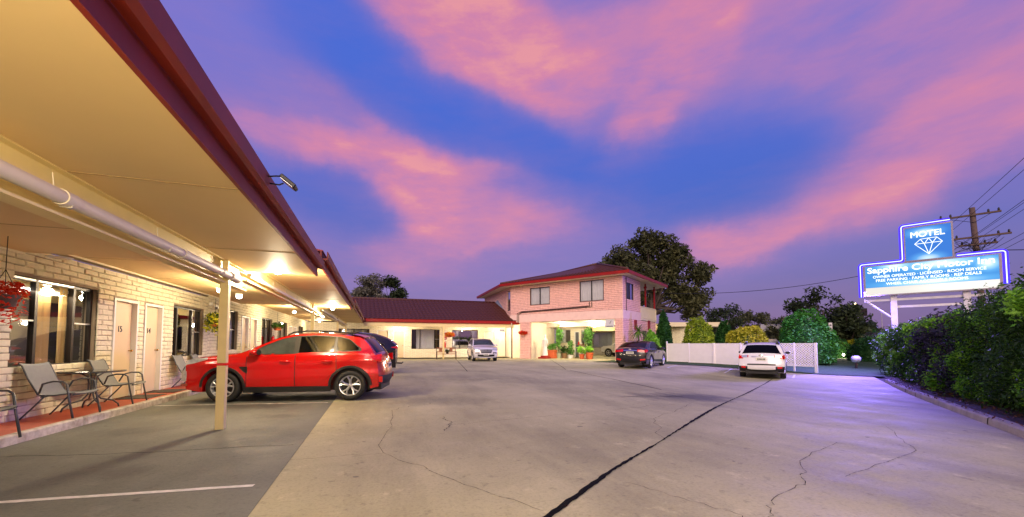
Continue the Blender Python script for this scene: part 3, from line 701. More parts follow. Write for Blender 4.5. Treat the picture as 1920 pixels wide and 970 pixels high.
mb = MB(); mb.box(-3.9, -.05, 3.76, 3.9, 3.3, 6.2); mb.box(-4, -3.9, 3.76, 7.6, 3.3, 6.2); mb.build('balcony_wall', M['brick_pink'], hs_)
mb = MB(); mb.prism([(-10.2, -.03), (.03, -.03), (.03, 3.8), (-4, 7.7), (-10.2, 7.7)], 3.10, 3.75); mb.build('portico_beam', M['beampink'], hs_)
mb = MB(); mb.prism([(-9.9, .2), (-.3, .2), (-.3, 15.0), (-14, 15.0), (-14, 8.2), (-9.9, 8.2)], 3.06, 3.095); mb.build('portico_ceiling', M['block_pale'], hs_)
FP = Frame((-9.15, -.01, 0), (1, 0, 0), (0, -1, 0)); hmas(FP, 1.05, 0, 3.1, 'brick_pink', (), 'pillar', 15)
FP2 = Frame((-.6, -.01, 0), (1, 0, 0), (0, -1, 0)); hmas(FP2, .6, 0, 3.1, 'brick_pink', (), 'pillar', 16)
for xa, xb in ((-9.13, -8.1), (-.58, -.21)): mb = MB(); mb.box(xa, xb, .2, 4.05, 0, 3.1); mb.build('portico_side', M['block_pale'], hs_)
mb = MB(); mb.box(-12.4, -9.16, 1.2, 1.4, 0, 3.12); lw = mb.build('side_annexe', M['block_pale'], hs_)
mb = MB(); mb.box(-9.98, -9.55, 1.17, 1.2, .1, 2.3); sdoor = mb.build('door', M['white'], hs_)
mb = MB(); mb.box(-9.93, -9.6, 1.15, 1.17, 1.2, 2.2); mb.build('pane', M['mirror_glass'], sdoor)
# office front under the portico
FO = Frame((-8.1, 4.2, 0), (1, 0, 0), (0, -1, 0)); oh = [(.3-.0, 1.55, 1.35, 2.55), (1.95, 2.45, .05, 2.35), (2.62, 3.05, 1.3, 2.42)]
masonry(FO, 3.25, 0, 3.06, oh, seed=17, bulge=.006, gap=.004).build('office_wall', M['block_pale'], hs_)
window(FO, *oh[0], hs_, mull=(.55,), rails=(), curtain='sheer', cur=((.05, .5),), world=False, frame='silver', glass='glass_light')
window(FO, *oh[2], hs_, mull=(), rails=((0, 1, .4),), curtain='sheer', cur=((.05, .95),), world=False, frame='silver', glass='glassd')
door(FO, *oh[1], hs_, leafm='mirror_glass', world=False)
mb = MB(); mb.rbox(-5.0, -4.75, 4.1, 4.35, 0, 3.06, .02); mb.build('office_corner_post', M['block_pale'], hs_)
mb = MB(); mb.box(-8.1, -.6, 2.6, 2.75, 2.72, 3.06); mb.build('inner_beam', M['beampink'], hs_)
FG = Frame((-14.0, 15.0, 0), (1, 0, 0), (0, -1, 0)); gh = [(4.5, 6.9, .85, 2.5)]
masonry(FG, 16, 0, 3.06, gh, seed=18, bulge=.01).build('rear_wall', M['block'], hs_)
window(FG, *gh[0], hs_, mull=(.33, .7), rails=(), curtain='sheer', cur=((.03, .97),), world=False, frame='silver')
mb = MB(); mb.box(-10.5, -.3, 11.5, 11.62, 2.6, 3.06); mb.build('rear_beam', M['cream_post'], hs_)
# roof: hips from an eave polygon up to a short ridge
ev = [(-10.75, -.68), (.68, -.68), (.68, 8.6), (-9, 12.), tuple((Vector((-10.1, 0, 0))+wy*9.6+Vector((-wy.y, wy.x, 0))*.65)[:2])]
r1, r2 = Vector((-8.6, 5.4, 8.0)), Vector((-3.6, 3.6, 8.05))
E3 = [Vector((x, y, 6.47)) for x, y in ev]
mb = MB()
def hip(a, b, c, d=None):
    a, b, c = map(Vector, (a, b, c)); d = Vector(d) if d else None
    if d is None: mb.add([a, b, c], [(0, 1, 2)])
    else: tiled(mb, a, b, c, d, .32, .38, .03); mb.quad(a-Vector((0, 0, .03)), b-Vector((0, 0, .03)), c-Vector((0, 0, .03)), d-Vector((0, 0, .03)))
hip(E3[0], E3[1], r2, r1); hip(E3[1], E3[2], r2); hip(E3[2], E3[3], r1, r2); hip(E3[3], E3[4], r1); hip(E3[4], E3[0], r1)
rf = mb.build('roof', M['tile'], hs_, smooth=True, auto=35)
mb = MB()
for a, b in ((E3[0], r1), (E3[1], r2), (r1, r2), (E3[2], r2)): mb.tube([a+Vector((0, 0, .05)), b+Vector((0, 0, .05))], .09, 8)
mb.build('ridge_cap', M['tile'], rf, smooth=True)
mb = MB()
for i in range(5):
    a, b = E3[i], E3[(i+1) % 5]; t = (b-a).normalized(); o_ = Vector((t.y, -t.x, 0)); mb.add([p+o_*d_+Vector((0, 0, h)) for p in (a-t*.08, b+t*.08) for d_, h in ((-.02, -.24), (.09, -.22), (.11, -.02), (-.02, .0))], [(0, 1, 5, 4), (1, 2, 6, 5), (2, 3, 7, 6), (3, 0, 4, 7), (3, 2, 1, 0), (4, 5, 6, 7)])
mb.build('gutter', M['redtrim_bright'], hs_)
mb = MB(); mb.add([p-Vector((0, 0, .23)) for p in E3], [(4, 3, 2, 1, 0)]); mb.build('soffit', M['cream'], hs_)
# balcony
mb = MB(); mb.box(-4, .05, 3.8, 7.7, 3.14, 3.3); mb.build('balcony_floor', M['cream'], hs_)
mb = MB()
for yy in np.arange(3.85, 7.6, .19): mb.box(-.03, .02, yy, yy+.15, 3.32, 4.22)
for xx in np.arange(-3.9, 0, .19): mb.box(xx, xx+.15, 7.6, 7.65, 3.32, 4.22)
mb.box(-.05, .03, 3.8, 7.66, 4.2, 4.28); mb.build('balcony_railing', M['cream'], hs_)
for yy in (5.2, 7.55):
    mb = MB(); mb.rbox(-.12, .0, yy-.06, yy+.06, 3.3, 6.22, .01); mb.rbox(-.17, .05, yy-.11, yy+.11, 5.85, 6.0, .02); mb.build('balcony_post', M['redtrim_bright'], hs_)
for yy, z in ((2.2, 2.35), (5.4, 2.45)):
    mb = MB()
    for q in range(8): mb.box(.03, .07, yy, yy+.55, z+q*.095, z+q*.095+.085)
    mb.build('shutter', M['redtrim_bright'], hs_)
mb = MB(); mb.box(-.03, .02, 4.2, 5.1, .1, 2.3); mb.build('door', M['wood'], hs_)
# dark conduits that run across the front
for dz in (0, .13):
    mb = MB(); q = -.06; pts = [(-9.4+dz*1.2, q, 3.1), (-9.4+dz*1.2, q, 3.86-dz*.6), (-8.9, q, 4.0-dz*.6), (-2.75+dz*1.5, q, 4.13-dz*.6), (-2.6+dz*1.5, q, 4.13-dz*.6), (-2.6+dz*1.5, q, 4.45)]
    mb.tube(pts, .028, 6); mb.build('conduit', M['bronze'], hs_)
mb = MB(); mb.tube([(-9.2, 1.1, 3.1), (-9.2, 1.1, 1.2), (-9.9, 1.1, 1.2), (-9.9, 1.1, .8)], .03, 6); mb.build('conduit', M['bronze'], hs_)
mb = MB(); mb.tube([(0.05, .6, 6.2), (0.05, .6, 3.7)], .03, 6); mb.build('conduit', M['wood'], hs_)
M['signface'] = mat('small_sign_face', (206, 206, 206), .5, var=.05)
mb = MB(); mb.box(-1.35, -.65, -.05, -.02, 2.45, 3.05); sp = mb.build('clearance_sign', M['signface'], hs_)
mb = MB(); mb.tube([(-1.05, -.055, 2.8), (-.95, -.055, 2.75), (-.92, -.055, 2.88), (-.86, -.055, 2.95)], .018, 5); mb.box(-1.25, -.75, -.058, -.052, 2.52, 2.57); mb.build('marking', M['ink'], sp)
# window-mounted box and mast
mb = MB(); mb.tube([(-11.2, 9.3, 6.4), (-11.2, 9.3, 7.3)], .03, 6); mb.build('mast', M['pvc'], hs_)
HM = WM[hs_.name]
def hw(x, y, z=0): return tuple(HM @ Vector((x, y, z)))
# ================================================================ cars
def paint(name, rgb, flake=.0, metal=.15):
    return mat(name, rgb, .22, metal=metal, var=.04, vs=1.5, coat=.9, spec=.6)
M['p_red'] = paint('red_car_paint', (202, 9, 10), metal=.3)
M['p_black'] = paint('black_car_paint', (12, 13, 18)); M['p_navy'] = paint('blue_black_car_paint', (7, 9, 18))
M['p_silver'] = paint('pearl_white_car_paint', (214, 212, 214), metal=.1); M['p_white'] = paint('white_car_paint', (232, 230, 230), metal=0)
class Car:
    def __init__(s, name, label, cat, loc, heading, prof, W, belt, wheels, wr, sill, col, tumble=.36, arch=.07, plan=(.16, .13), crown=(.15, .05, .14), group=None, cladding=True):
        s.t = thing(name, label, cat, loc, R(90-heading), group); s.col = col
        xf = [p[0] for p in prof]; s.L = max(xf)-min(xf); s.x0 = s.L/2+min(xf)
        P = [(s.x0 - x if False else s.L/2-(x-min(xf)), z) for x, z in prof]
        Q = []
        for a, b in zip(P[:-1], P[1:]):
            n = max(1, int(math.dist(a, b)/.045)); Q += [(a[0]+(b[0]-a[0])*i/n, a[1]+(b[1]-a[1])*i/n) for i in range(n)]
        Q.append(P[-1]); Q = np.array(Q)
        for _ in range(5): Q[1:-1] = .5*Q[1:-1]+.25*(Q[:-2]+Q[2:])
        s.Q = Q; s.W, s.belt, s.sill, s.tumble, s.plan = W, belt, sill, tumble, plan
        s.wx = [s.L/2-(w-min(xf)) for w in wheels]; s.wr = wr; s.ar = wr+arch
        T = np.gradient(Q, axis=0); T /= np.linalg.norm(T, axis=1)[:, None]; s.N = np.stack([-T[:, 1]*-1, T[:, 0]*-1], 1)  # outward
        s.N = np.stack([T[:, 1], -T[:, 0]], 1)
        fr = np.clip((Q[:, 0]/(s.L/2)-.80)/.2, 0, 1); re = np.clip((-Q[:, 0]/(s.L/2)-.80)/.2, 0, 1)
        s.cr = crown[1]+(crown[0]-crown[1])*fr**1.5+(crown[2]-crown[1])*re**1.5
        s.body(cladding)
    def w(s, x, z):
        u = x/(s.L/2); p = s.plan[0] if u > 0 else s.plan[1]
        b = float(np.interp(x, s.belt[0], s.belt[1])); W = s.W*(1-p*max(0, (abs(u)-.52)/.48)**2.4)
        zm = s.sill+.5*(b-s.sill)
        h_ = b-z
        if h_ > 0: W += .016*math.exp(-((h_-.15)/.045)**2)-.014*math.exp(-((h_-.36)/.10)**2)
        if z < zm: W *= 1-.055*((zm-z)/(zm-s.sill+1e-6))**1.6
        elif z < b: W *= 1-.035*((z-zm)/(b-zm))**2
        else: W *= .965; W -= (z-b)*s.tumble+.02*S01((z-b)/.05)
        return W
    def zb(s, x):
        z = s.sill + .10*max(0, abs(x)/(s.L/2)-.8)/.2
        for c in s.wx:
            d = abs(x-c)
            if d < s.ar: z = max(z, s.wr+math.sqrt(s.ar**2-d*d)*1.0)
        return z
    def body(s, cladding):
        mb = MB(); n = len(s.Q); NY = 12; NR = 16
        top = []
        for i in range(n):
            x, z = s.Q[i]; e = s.Q[i]-s.N[i]*s.cr[i]; w = s.w(e[0], e[1]); row = []
            for k in range(2*NY+1):
                f = k/NY-1; p = s.Q[i]-s.N[i]*s.cr[i]*abs(f)**2.6; row.append((p[0], w*f, p[1]))
            top.append(row)
        mb.grid(top)
        s.E = np.array([[r[-1][0], r[-1][2]] for r in top])
        # insert columns exactly at arch edges
        xs = list(s.E[:, 0])
        for sg in (1, -1):
            rows = []; lip = []
            for i in range(n):
                x, ze = s.E[i]; z0 = min(s.zb(x), ze-.002); r = []
                for k in range(NR+1): z = z0+(ze-z0)*k/NR; r.append((x, sg*s.w(x, z), z))
                rows.append(r); y0 = s.w(x, z0); lip.append([(x, sg*y0, z0), (x, sg*(y0-.015), z0-.006), (x, sg*(y0-.3), z0-.006)])
            mb.grid(rows, flip=sg > 0); mb.grid(lip, flip=sg < 0)
        s.b = mb.build('body', M[s.col], s.t, smooth=True, auto=50)
        ub = MB(); ub.box(-s.L/2+.12, s.L/2-.15, -s.W+.32, s.W-.32, s.sill-.03, s.sill+.35)
        for c in s.wx: ub.box(c-s.ar-.02, c+s.ar+.02, -s.W+.28, s.W-.28, s.sill, s.wr+s.ar+.04)
        ub.build('underbody', M['black'], s.t)
        if cladding:
            for sg in (1, -1):
                for c in s.wx:
                    cb = MB(); rows = []
                    for k in range(33):
                        th = math.pi*(k/32); rr = []
                        for rad, off in ((s.ar-.004, -.02), (s.ar-.004, .010), (s.ar+.045, .010), (s.ar+.055, -.004)):
                            x = c+rad*math.cos(th); z = s.wr+rad*math.sin(th)*1.0; z = max(z, s.sill-.02); rr.append((x, sg*(s.w(x, z)+off), z))
                        rows.append(rr)
                    cb.grid(rows, flip=sg < 0); cb.build('wheel_arch_trim', M['clad'], s.t, smooth=True, auto=40)
                s.side('sill_trim', M['clad'], [s.wx[1]+s.ar, s.wx[0]-s.ar], [s.sill-.03]*2, [s.sill+.10]*2, .012, sg)
        for c in s.wx:
            for sg in (1, -1): s.wheel(c, sg)
    def side(s, name, m, xs, lo, hi, off, sg, parent=None, nx=None, nz=8, X=None):
        """panel that follows the flank between two curves"""
        xs = np.array(xs, float); o = np.argsort(xs); xs, lo, hi = xs[o], np.array(lo, float)[o], np.array(hi, float)[o]
        nx = nx or max(6, int((xs[-1]-xs[0])/.05)); g = np.unique(np.concatenate([np.linspace(xs[0], xs[-1], nx+1), xs])); rows = []
        for x in g:
            a, b = np.interp(x, xs, lo), np.interp(x, xs, hi); b = max(b, a+.004); r = [(x, sg*(s.w(x, a)-.02), a)]
            r += [(x, sg*(s.w(x, a+(b-a)*k/nz)+off), a+(b-a)*k/nz) for k in range(nz+1)]; r += [(x, sg*(s.w(x, b)-.02), b)]; rows.append(r)
        for q in (0, -1):
            e = [(p[0], p[1]-sg*(off+.02), p[2]) for p in rows[q]]
            rows = [e]+rows if q == 0 else rows+[e]
        return MB().grid(rows, flip=sg > 0).build(name, m, parent or s.t, smooth=True, auto=35)
    def idx(s, x, z): return int(np.argmin((s.Q[:, 0]-x)**2+(s.Q[:, 1]-z)**2))
    def topp(s, name, m, a, b, f0, f1, off=.006, parent=None, ny=10, shape=None):
        """panel that follows the hood-roof-tail sheet between profile points a and b, across f0..f1 of the width"""
        i0, i1 = sorted((s.idx(*a), s.idx(*b))); i1 = max(i1, i0+1); rows = []
        for i in range(i0, i1+1):
            q = (i-i0)/(i1-i0); F0, F1 = (f0, f1) if shape is None else shape(q)
            e = s.Q[i]-s.N[i]*s.cr[i]; w = s.w(e[0], e[1]); r = []
            for k in range(ny+1):
                f = F0+(F1-F0)*k/ny; p = s.Q[i]-s.N[i]*(s.cr[i]*abs(f)**2.6-off); r.append((p[0], w*f, p[1]))
            rows.append(r)
        k = s.N
        lo = [(p[0]-k[i0][0]*(off+.012), p[1], p[2]-k[i0][1]*(off+.012)) for p in rows[0]]; hi = [(p[0]-k[i1][0]*(off+.012), p[1], p[2]-k[i1][1]*(off+.012)) for p in rows[-1]]
        return MB().grid([lo]+rows+[hi]).build(name, m, parent or s.t, smooth=True, auto=35)
    def wheel(s, c, sg):
        r = s.wr; y1 = s.w(c, s.wr+.1)-.015; wd = .22; q = lambda d: sg*(y1-d)
        mb = MB(); mb.lathe([(r*.66, q(.03)), (r*.70, q(.005)), (r*.80, q(-.004)), (r*.93, q(.004)), (r*.985, q(.025)), (r, q(.06)), (r, q(wd-.06)), (r*.95, q(wd)), (r*.6, q(wd))], 40, 'y', (c, 0, r))
        w_ = mb.build('wheel', M['rubber'], s.t, smooth=True, auto=50)
        db = MB(); db.lathe([(.001, q(.10)), (r*.64, q(.10)), (r*.66, q(.04))], 28, 'y', (c, 0, r)); db.build('wheel_well', M['black'], w_)
        rb = MB(); rb.lathe([(r*.68, q(.02)), (r*.67, q(.002)), (r*.62, q(.006)), (r*.60, q(.05)), (r*.60, q(.09))], 40, 'y', (c, 0, r))
        rb.lathe([(.001, q(.018)), (r*.10, q(.02)), (r*.15, q(.035)), (r*.15, q(.07))], 16, 'y', (c, 0, r))
        for k in range(5):
            for d in (-.16, .16):
                a0 = 2*math.pi*k/5+.3; a1 = a0+d*1.25; a_ = a0+d*.35
                p0 = (c+r*.12*math.cos(a_), q(.04), r+r*.12*math.sin(a_)); p1 = (c+r*.40*math.cos(a0+d*.8), q(.022), r+r*.40*math.sin(a0+d*.8)); p2 = (c+r*.645*math.cos(a1*1.0+d*.4), q(.016), r+r*.645*math.sin(a1+d*.4))
                rb.tube([p0, p1, p2], [.024, .018, .021], 6)
        rb.build('rim', M['alloy'], w_, smooth=True, auto=40)
    def mirror(s, x, z, col):
        for sg in (1, -1):
            y = s.w(x, z); mb = MB(); mb.lathe([(.001, -.09), (.06, -.08), (.085, -.03), (.09, .02), (.08, .06), (.05, .085), (.001, .09)], 14, 'x')
            mb.xf(Matrix.Translation((x, sg*(y+.14), z+.05)) @ Matrix.Diagonal((.9, 1.35, .85, 1))); st = mb.n; mb.tube([(x+.02, sg*(y-.02), z-.02), (x, sg*(y+.09), z+.02)], .03, 6)
            o = mb.build('wing_mirror', M[col], s.t, smooth=True)
            gb = MB(); gb.lathe([(.001, 0), (.075, 0)], 14, 'x'); gb.xf(Matrix.Translation((x-.083, sg*(y+.14), z+.05)) @ Matrix.Diagonal((1, 1.35, .8, 1))); gb.build('mirror_glass', M['clad'], o)
    def doors(s, cuts, z0, handles_z, tops=None):
        for sg in (1, -1):
            for (xa, xb) in cuts:
                lo = [s.sill+.11]*2; xs = [xa, xb]; hi = [np.interp(x, s.belt[0], s.belt[1])-.015 for x in xs]
                lo2 = []
                d = s.side('door', M[s.col], [xa, (xa+xb)/2, xb], [max(s.sill+.11, s.zb(x)+.06) for x in (xa, (xa+xb)/2, xb)], [np.interp(x, s.belt[0], s.belt[1])-.015 for x in (xa, (xa+xb)/2, xb)], .006, sg)
                for xx in (xa, xb):
                    s.side('shut_line', M['black'], [xx-.006, xx+.006], [max(s.sill+.12, s.zb(xx)+.06)]*2, [np.interp(xx, s.belt[0], s.belt[1])-.0]*2, .0085, sg, parent=d, nx=1)
                hx = xb+.20; hz = handles_z
                hbm = MB(); y = s.w(hx, hz); hbm.tube([(hx-.11, sg*(y+.004), hz), (hx-.08, sg*(y+.04), hz+.003), (hx+.08, sg*(y+.04), hz+.006), (hx+.11, sg*(y+.004), hz+.006)], [.014, .018, .018, .014], 7)
                hbm.build('handle', M[s.col], d, smooth=True)
    def plate(s, x, z, face):
        mb = MB(); mb.box(x-.006, x+.006, -.19, .19, z-.06, z+.06); p = mb.build('number_plate', M['plate'], s.t)
        ib = MB()
        for k in range(6): ib.box(x-.009, x+.009, -.145+k*.05, -.112+k*.05, z-.035, z+.03)
        ib.build('plate_marks', M['ink'], p)
    def rails(s, xa, xb, col='clad'):
        for sg in (1, -1):
            mb = MB(); pts = []
            for x in np.linspace(xa, xb, 12):
                i = int(np.argmin(np.abs(s.E[:, 0]-x)+(s.E[:, 1] < np.max(s.E[:, 1])-.5)*9)); lift = .05 if xb < x < xa and abs(x-xa) > .05 and abs(x-xb) > .05 else 0.0
                pts.append((x, sg*(s.w(s.E[i][0], s.E[i][1])-.05), s.E[i][1]+.02+lift))
            mb.tube(pts, .02, 6); mb.build('roof_rail', M[col], s.t, smooth=True)
def X(car, xf): return car.L/2-xf

# red crossover under the canopy, nose to the rooms
RED = [(.10, .24), (.03, .36), (.0, .58), (.0, .82), (.05, .96), (.16, 1.03), (.5, 1.085), (.95, 1.13), (1.24, 1.16), (1.55, 1.32), (1.95, 1.52), (2.2, 1.595), (2.6, 1.635), (3.1, 1.625), (3.6, 1.575), (3.83, 1.53), (4.00, 1.38), (4.18, 1.16), (4.27, 1.06), (4.31, .85), (4.36, .62), (4.34, .42), (4.24, .30)]
c = Car('parked_suv', 'shiny red suv side on under the canopy behind the cream post', 'car', (-1.72, 10.62, .004), 281, RED, .895, ([-2.2, 1., 2.2], [1.12, 1.05, .98]), (.93, 3.60), .352, .25, 'p_red', tumble=.40)
c.t.scale = (.968, 1, .93)
def glasshouse(c, lo, up, splits, m=('carglass',), off=.008):
    """side windows between a lower and an upper line; splits are (front, rear) in metres from the nose"""
    lx, lz = zip(*lo); ux, uz = zip(*up)
    for sg in (1, -1):
        for k, (a, b) in enumerate(splits):
            g = np.linspace(a, b, 10); zl = np.interp(g, lx, lz); zu = np.maximum(np.interp(g, ux, uz), zl+.003)
            c.side('side_window', M[m[min(k, len(m)-1)]], [X(c, v) for v in g], zl, zu, off, sg)
        g = np.linspace(splits[0][0]-.05, splits[-1][1]+.06, 24); zl = np.interp(g, lx, lz)-.022; zu = np.maximum(np.interp(g, ux, uz)+.022, zl+.004)
        c.side('window_surround', M['black'], [X(c, v) for v in g], zl, zu, .003, sg)
glasshouse(c, [(1.45, 1.10), (2.5, 1.13), (3.8, 1.19)], [(1.45, 1.12), (1.75, 1.29), (2.05, 1.43), (2.35, 1.505), (2.8, 1.53), (3.3, 1.50), (3.55, 1.44), (3.80, 1.21)], [(1.50, 2.36), (2.47, 3.22), (3.28, 3.76)], ('carglass_grey', 'carglass', 'carglass'))
c.topp('windscreen', M['carglass_grey'], (X(c, 1.27), 1.15), (X(c, 2.12), 1.57), -.90, .90)
c.topp('rear_window', M['carglass'], (X(c, 3.88), 1.5), (X(c, 4.2), 1.13), -.86, .86)
c.topp('spoiler', M['p_red'], (X(c, 3.62), 1.57), (X(c, 3.86), 1.52), -.9, .9, .03)
c.doors([(X(c, 1.42), X(c, 2.42)), (X(c, 2.425), X(c, 3.30))], .3, .93)
c.mirror(X(c, 1.62), 1.10, 'p_red')
c.rails(X(c, 2.15), X(c, 3.6))
for sg in (1, -1):
    c.side('headlight', M['lampwhite'], [X(c, .14), X(c, .35), X(c, .62)], [.86, .90, .985], [.95, 1.01, 1.03], .012, sg)
    c.side('fog_lamp', M['lampwhite'], [X(c, .06), X(c, .17)], [.50, .50], [.74, .72], .014, sg)
    c.side('fender_vent', M['black'], [X(c, 1.28), X(c, 1.36), X(c, 1.44)], [.80, .70, .66], [.82, .82, .82], .010, sg)
    c.side('tail_lamp', M['lampred'], [X(c, 3.98), X(c, 4.12), X(c, 4.28)], [1.01, .95, .90], [1.04, 1.07, 1.10], .012, sg)
    c.side('rear_reflector', M['lampred'], [X(c, 4.22), X(c, 4.30)], [.42, .42], [.56, .56], .012, sg)
    c.side('bumper_chrome', M['chrome'], [X(c, .04), X(c, .2)], [.40, .39], [.46, .43], .014, sg)
c.topp('grille', M['black'], (X(c, 0.0), .55), (X(c, .08), .92), -.62, .62, .008)
for f in (-.8, .8): c.topp('bumper_chrome', M['chrome'], (X(c, .01), .45), (X(c, .05), .86), f-.09, f+.09, .014)
for sg in (-1, 1): c.topp('tail_lamp', M['lampred'], (X(c, 4.25), 1.06), (X(c, 4.31), .90), *sorted((sg*.5, sg*.98)), .012)
c.topp('rear_bumper', M['clad'], (X(c, 4.355), .55), (X(c, 4.26), .32), -1, 1, .012)
c.plate(X(c, 4.33), .80, -1)

# black coupe-shaped suv two bays further on: its tail shows past the red one
BLK = [(.1, .24), (.02, .4), (.0, .62), (.06, .86), (.5, 1.0), (1.1, 1.08), (1.35, 1.11), (1.7, 1.33), (2.2, 1.66), (2.7, 1.75), (3.1, 1.76), (3.7, 1.70), (4.2, 1.53), (4.5, 1.36), (4.64, 1.27), (4.67, 1.12), (4.66, .8), (4.68, .6), (4.64, .45), (4.5, .35)]
c = Car('parked_suv', 'black coupe suv with only its sloping tail showing past the red car', 'car', (-1.42, 18.3, 0), 270, BLK, .93, ([-2.4, 0, 2.4], [1.16, 1.08, 1.0]), (.92, 3.72), .36, .27, 'p_black')
glasshouse(c, [(1.5, 1.1), (4.1, 1.2)], [(1.5, 1.13), (2.2, 1.47), (2.7, 1.53), (3.3, 1.47), (4.1, 1.22)], [(1.6, 2.45), (2.52, 3.3), (3.36, 4.05)])
c.topp('rear_window', M['carglass'], (X(c, 3.6), 1.71), (X(c, 4.45), 1.39), -.8, .8)
c.topp('windscreen', M['carglass'], (X(c, 1.4), 1.14), (X(c, 2.3), 1.58), -.88, .88)
for sg in (1, -1):
    c.side('tail_lamp', M['lampred'], [X(c, 4.36), X(c, 4.5), X(c, 4.62)], [1.10, 1.07, 1.05], [1.115, 1.14, 1.16], .012, sg)
    c.topp('tail_lamp', M['lampred'], (X(c, 4.66), 1.15), (X(c, 4.67), 1.05), *sorted((sg*.62, sg*.95)), .012)
c.doors([(X(c, 1.5), X(c, 2.48)), (X(c, 2.485), X(c, 3.4))], .3, .95); c.mirror(X(c, 1.75), 1.1, 'p_black')
c.plate(X(c, 4.675), .78, -1)
mb = MB(); mb.tube([(X(c, 4.5), 0, .42), (X(c, 4.85), 0, .40), (X(c, 4.9), 0, .46)], .03, 8); mb.build('tow_bar', M['black'], c.t, smooth=True)

M['greybar'] = mat('dark_chrome_bar', (92, 92, 98), .45, var=.05)
# pale suv nosing out in front of the back wing
TUC = [(.12, .25), (.03, .38), (.0, .60), (.03, .82), (.12, .95), (.4, 1.03), (.95, 1.12), (1.15, 1.15), (1.5, 1.36), (1.95, 1.56), (2.3, 1.64), (2.8, 1.66), (3.5, 1.62), (4.0, 1.55), (4.2, 1.35), (4.36, 1.1), (4.44, .85), (4.46, .6), (4.42, .42), (4.3, .3)]
c = Car('parked_suv', 'pearl white suv facing out in front of the tiled room wing', 'car', (7.62, 29.55, 0), 186, TUC, .925, ([-2.2, 0, 2.2], [1.14, 1.06, 1.0]), (.9, 3.57), .345, .25, 'p_silver')
glasshouse(c, [(1.4, 1.10), (3.9, 1.2)], [(1.4, 1.12), (1.9, 1.42), (2.3, 1.53), (2.9, 1.55), (3.5, 1.49), (3.95, 1.22)], [(1.5, 2.35), (2.43, 3.2), (3.28, 3.85)])
c.topp('windscreen', M['carglass_grey'], (X(c, 1.2), 1.18), (X(c, 2.1), 1.6), -.90, .90)
c.topp('rear_window', M['carglass'], (X(c, 4.05), 1.5), (X(c, 4.34), 1.12), -.84, .84)
c.topp('grille', M['clad'], (X(c, .0), .62), (X(c, .07), .88), -.52, .52, .01, shape=lambda q: (-.44-.12*q, .44+.12*q) if True else None)
g = None
for z in (.66, .72, .78, .84): c.topp('grille_bar', M['alloy'] if False else M['greybar'], (X(c, .01), z-.008), (X(c, .02), z+.008), -.5, .5, .014)
mb = MB(); mb.lathe([(.001, .012), (.06, .01), (.065, 0)], 16, 'x'); mb.xf(Matrix.Translation((X(c, -.008), 0, .79)) @ Matrix.Diagonal((1, 1.3, .75, 1))); mb.build('emblem', M['chrome'], c.t)
for sg in (1, -1):
    c.topp('headlight', M['lampwhite'], (X(c, .03), .83), (X(c, .11), .95), *sorted((sg*.56, sg*.97)), .012)
    c.side('headlight', M['lampwhite'], [X(c, .12), X(c, .35), X(c, .66)], [.80, .86, .97], [.90, .96, 1.0], .012, sg)
    c.topp('fog_lamp', M['clad'], (X(c, .0), .52), (X(c, .02), .64), *sorted((sg*.6, sg*.93)), .012)
    c.topp('fog_lamp_lens', M['lampwhite'], (X(c, .0), .55), (X(c, .01), .60), *sorted((sg*.66, sg*.88)), .018)
c.topp('lower_grille', M['black'], (X(c, .05), .32), (X(c, .0), .5), -.74, .74, .01)
c.plate(X(c, -.02), .50, 1); c.mirror(X(c, 1.6), 1.1, 'p_silver'); c.rails(X(c, 2.2), X(c, 3.9), 'silver')
c.doors([(X(c, 1.4), X(c, 2.38)), (X(c, 2.385), X(c, 3.25))], .3, .93)

# dark sedan by the house, tail towards the yard
SED = [(.1, .2), (.02, .32), (.0, .5), (.05, .68), (.3, .82), (.9, .93), (1.15, .96), (1.6, 1.2), (2.1, 1.39), (2.6, 1.445), (3.0, 1.43), (3.4, 1.36), (3.9, 1.17), (4.2, 1.06), (4.42, 1.05), (4.47, 1.0), (4.49, .85), (4.52, .62), (4.5, .42), (4.4, .27)]
c = Car('parked_sedan', 'blue black sedan parked tail out between the portico and white fence', 'car', tuple(Vector((13.25, 18.35, 0))+KD*1.25)[:2]+(G(14.2, 19),), 52.5, SED, .89, ([-2.3, 0, 2.3], [.98, .93, .86]), (.92, 3.62), .33, .20, 'p_navy', cladding=False, crown=(.16, .05, .17))
glasshouse(c, [(1.35, .95), (3.7, 1.03)], [(1.35, .97), (1.8, 1.19), (2.2, 1.33), (2.7, 1.36), (3.2, 1.28), (3.7, 1.05)], [(1.45, 2.3), (2.37, 3.1), (3.15, 3.62)])
c.topp('rear_window', M['carglass'], (X(c, 3.15), 1.41), (X(c, 4.1), 1.085), -.84, .84, shape=lambda q: (-.80-.06*q, .80+.06*q))
c.topp('windscreen', M['carglass'], (X(c, 1.2), .99), (X(c, 2.05), 1.37), -.88, .88)
for sg in (1, -1):
    c.topp('tail_lamp', M['lampred'], (X(c, 4.45), 1.0), (X(c, 4.50), .86), *sorted((sg*.46, sg*.99)), .012)
    c.side('tail_lamp', M['lampred'], [X(c, 4.12), X(c, 4.28), X(c, 4.44)], [.90, .86, .82], [.93, .97, .97], .012, sg)
    c.topp('rear_reflector', M['lampred'], (X(c, 4.52), .46), (X(c, 4.515), .38), *sorted((sg*.62, sg*.93)), .012)
c.topp('chrome_strip', M['chrome'], (X(c, 4.475), .955), (X(c, 4.48), .935), -.44, .44, .014)
c.topp('diffuser', M['clad'], (X(c, 4.5), .40), (X(c, 4.42), .29), -.66, .66, .01)
c.plate(X(c, 4.515), .80, -1); c.mirror(X(c, 1.6), .97, 'p_navy'); c.doors([(X(c, 1.35), X(c, 2.33)), (X(c, 2.335), X(c, 3.2))], .25, .82)
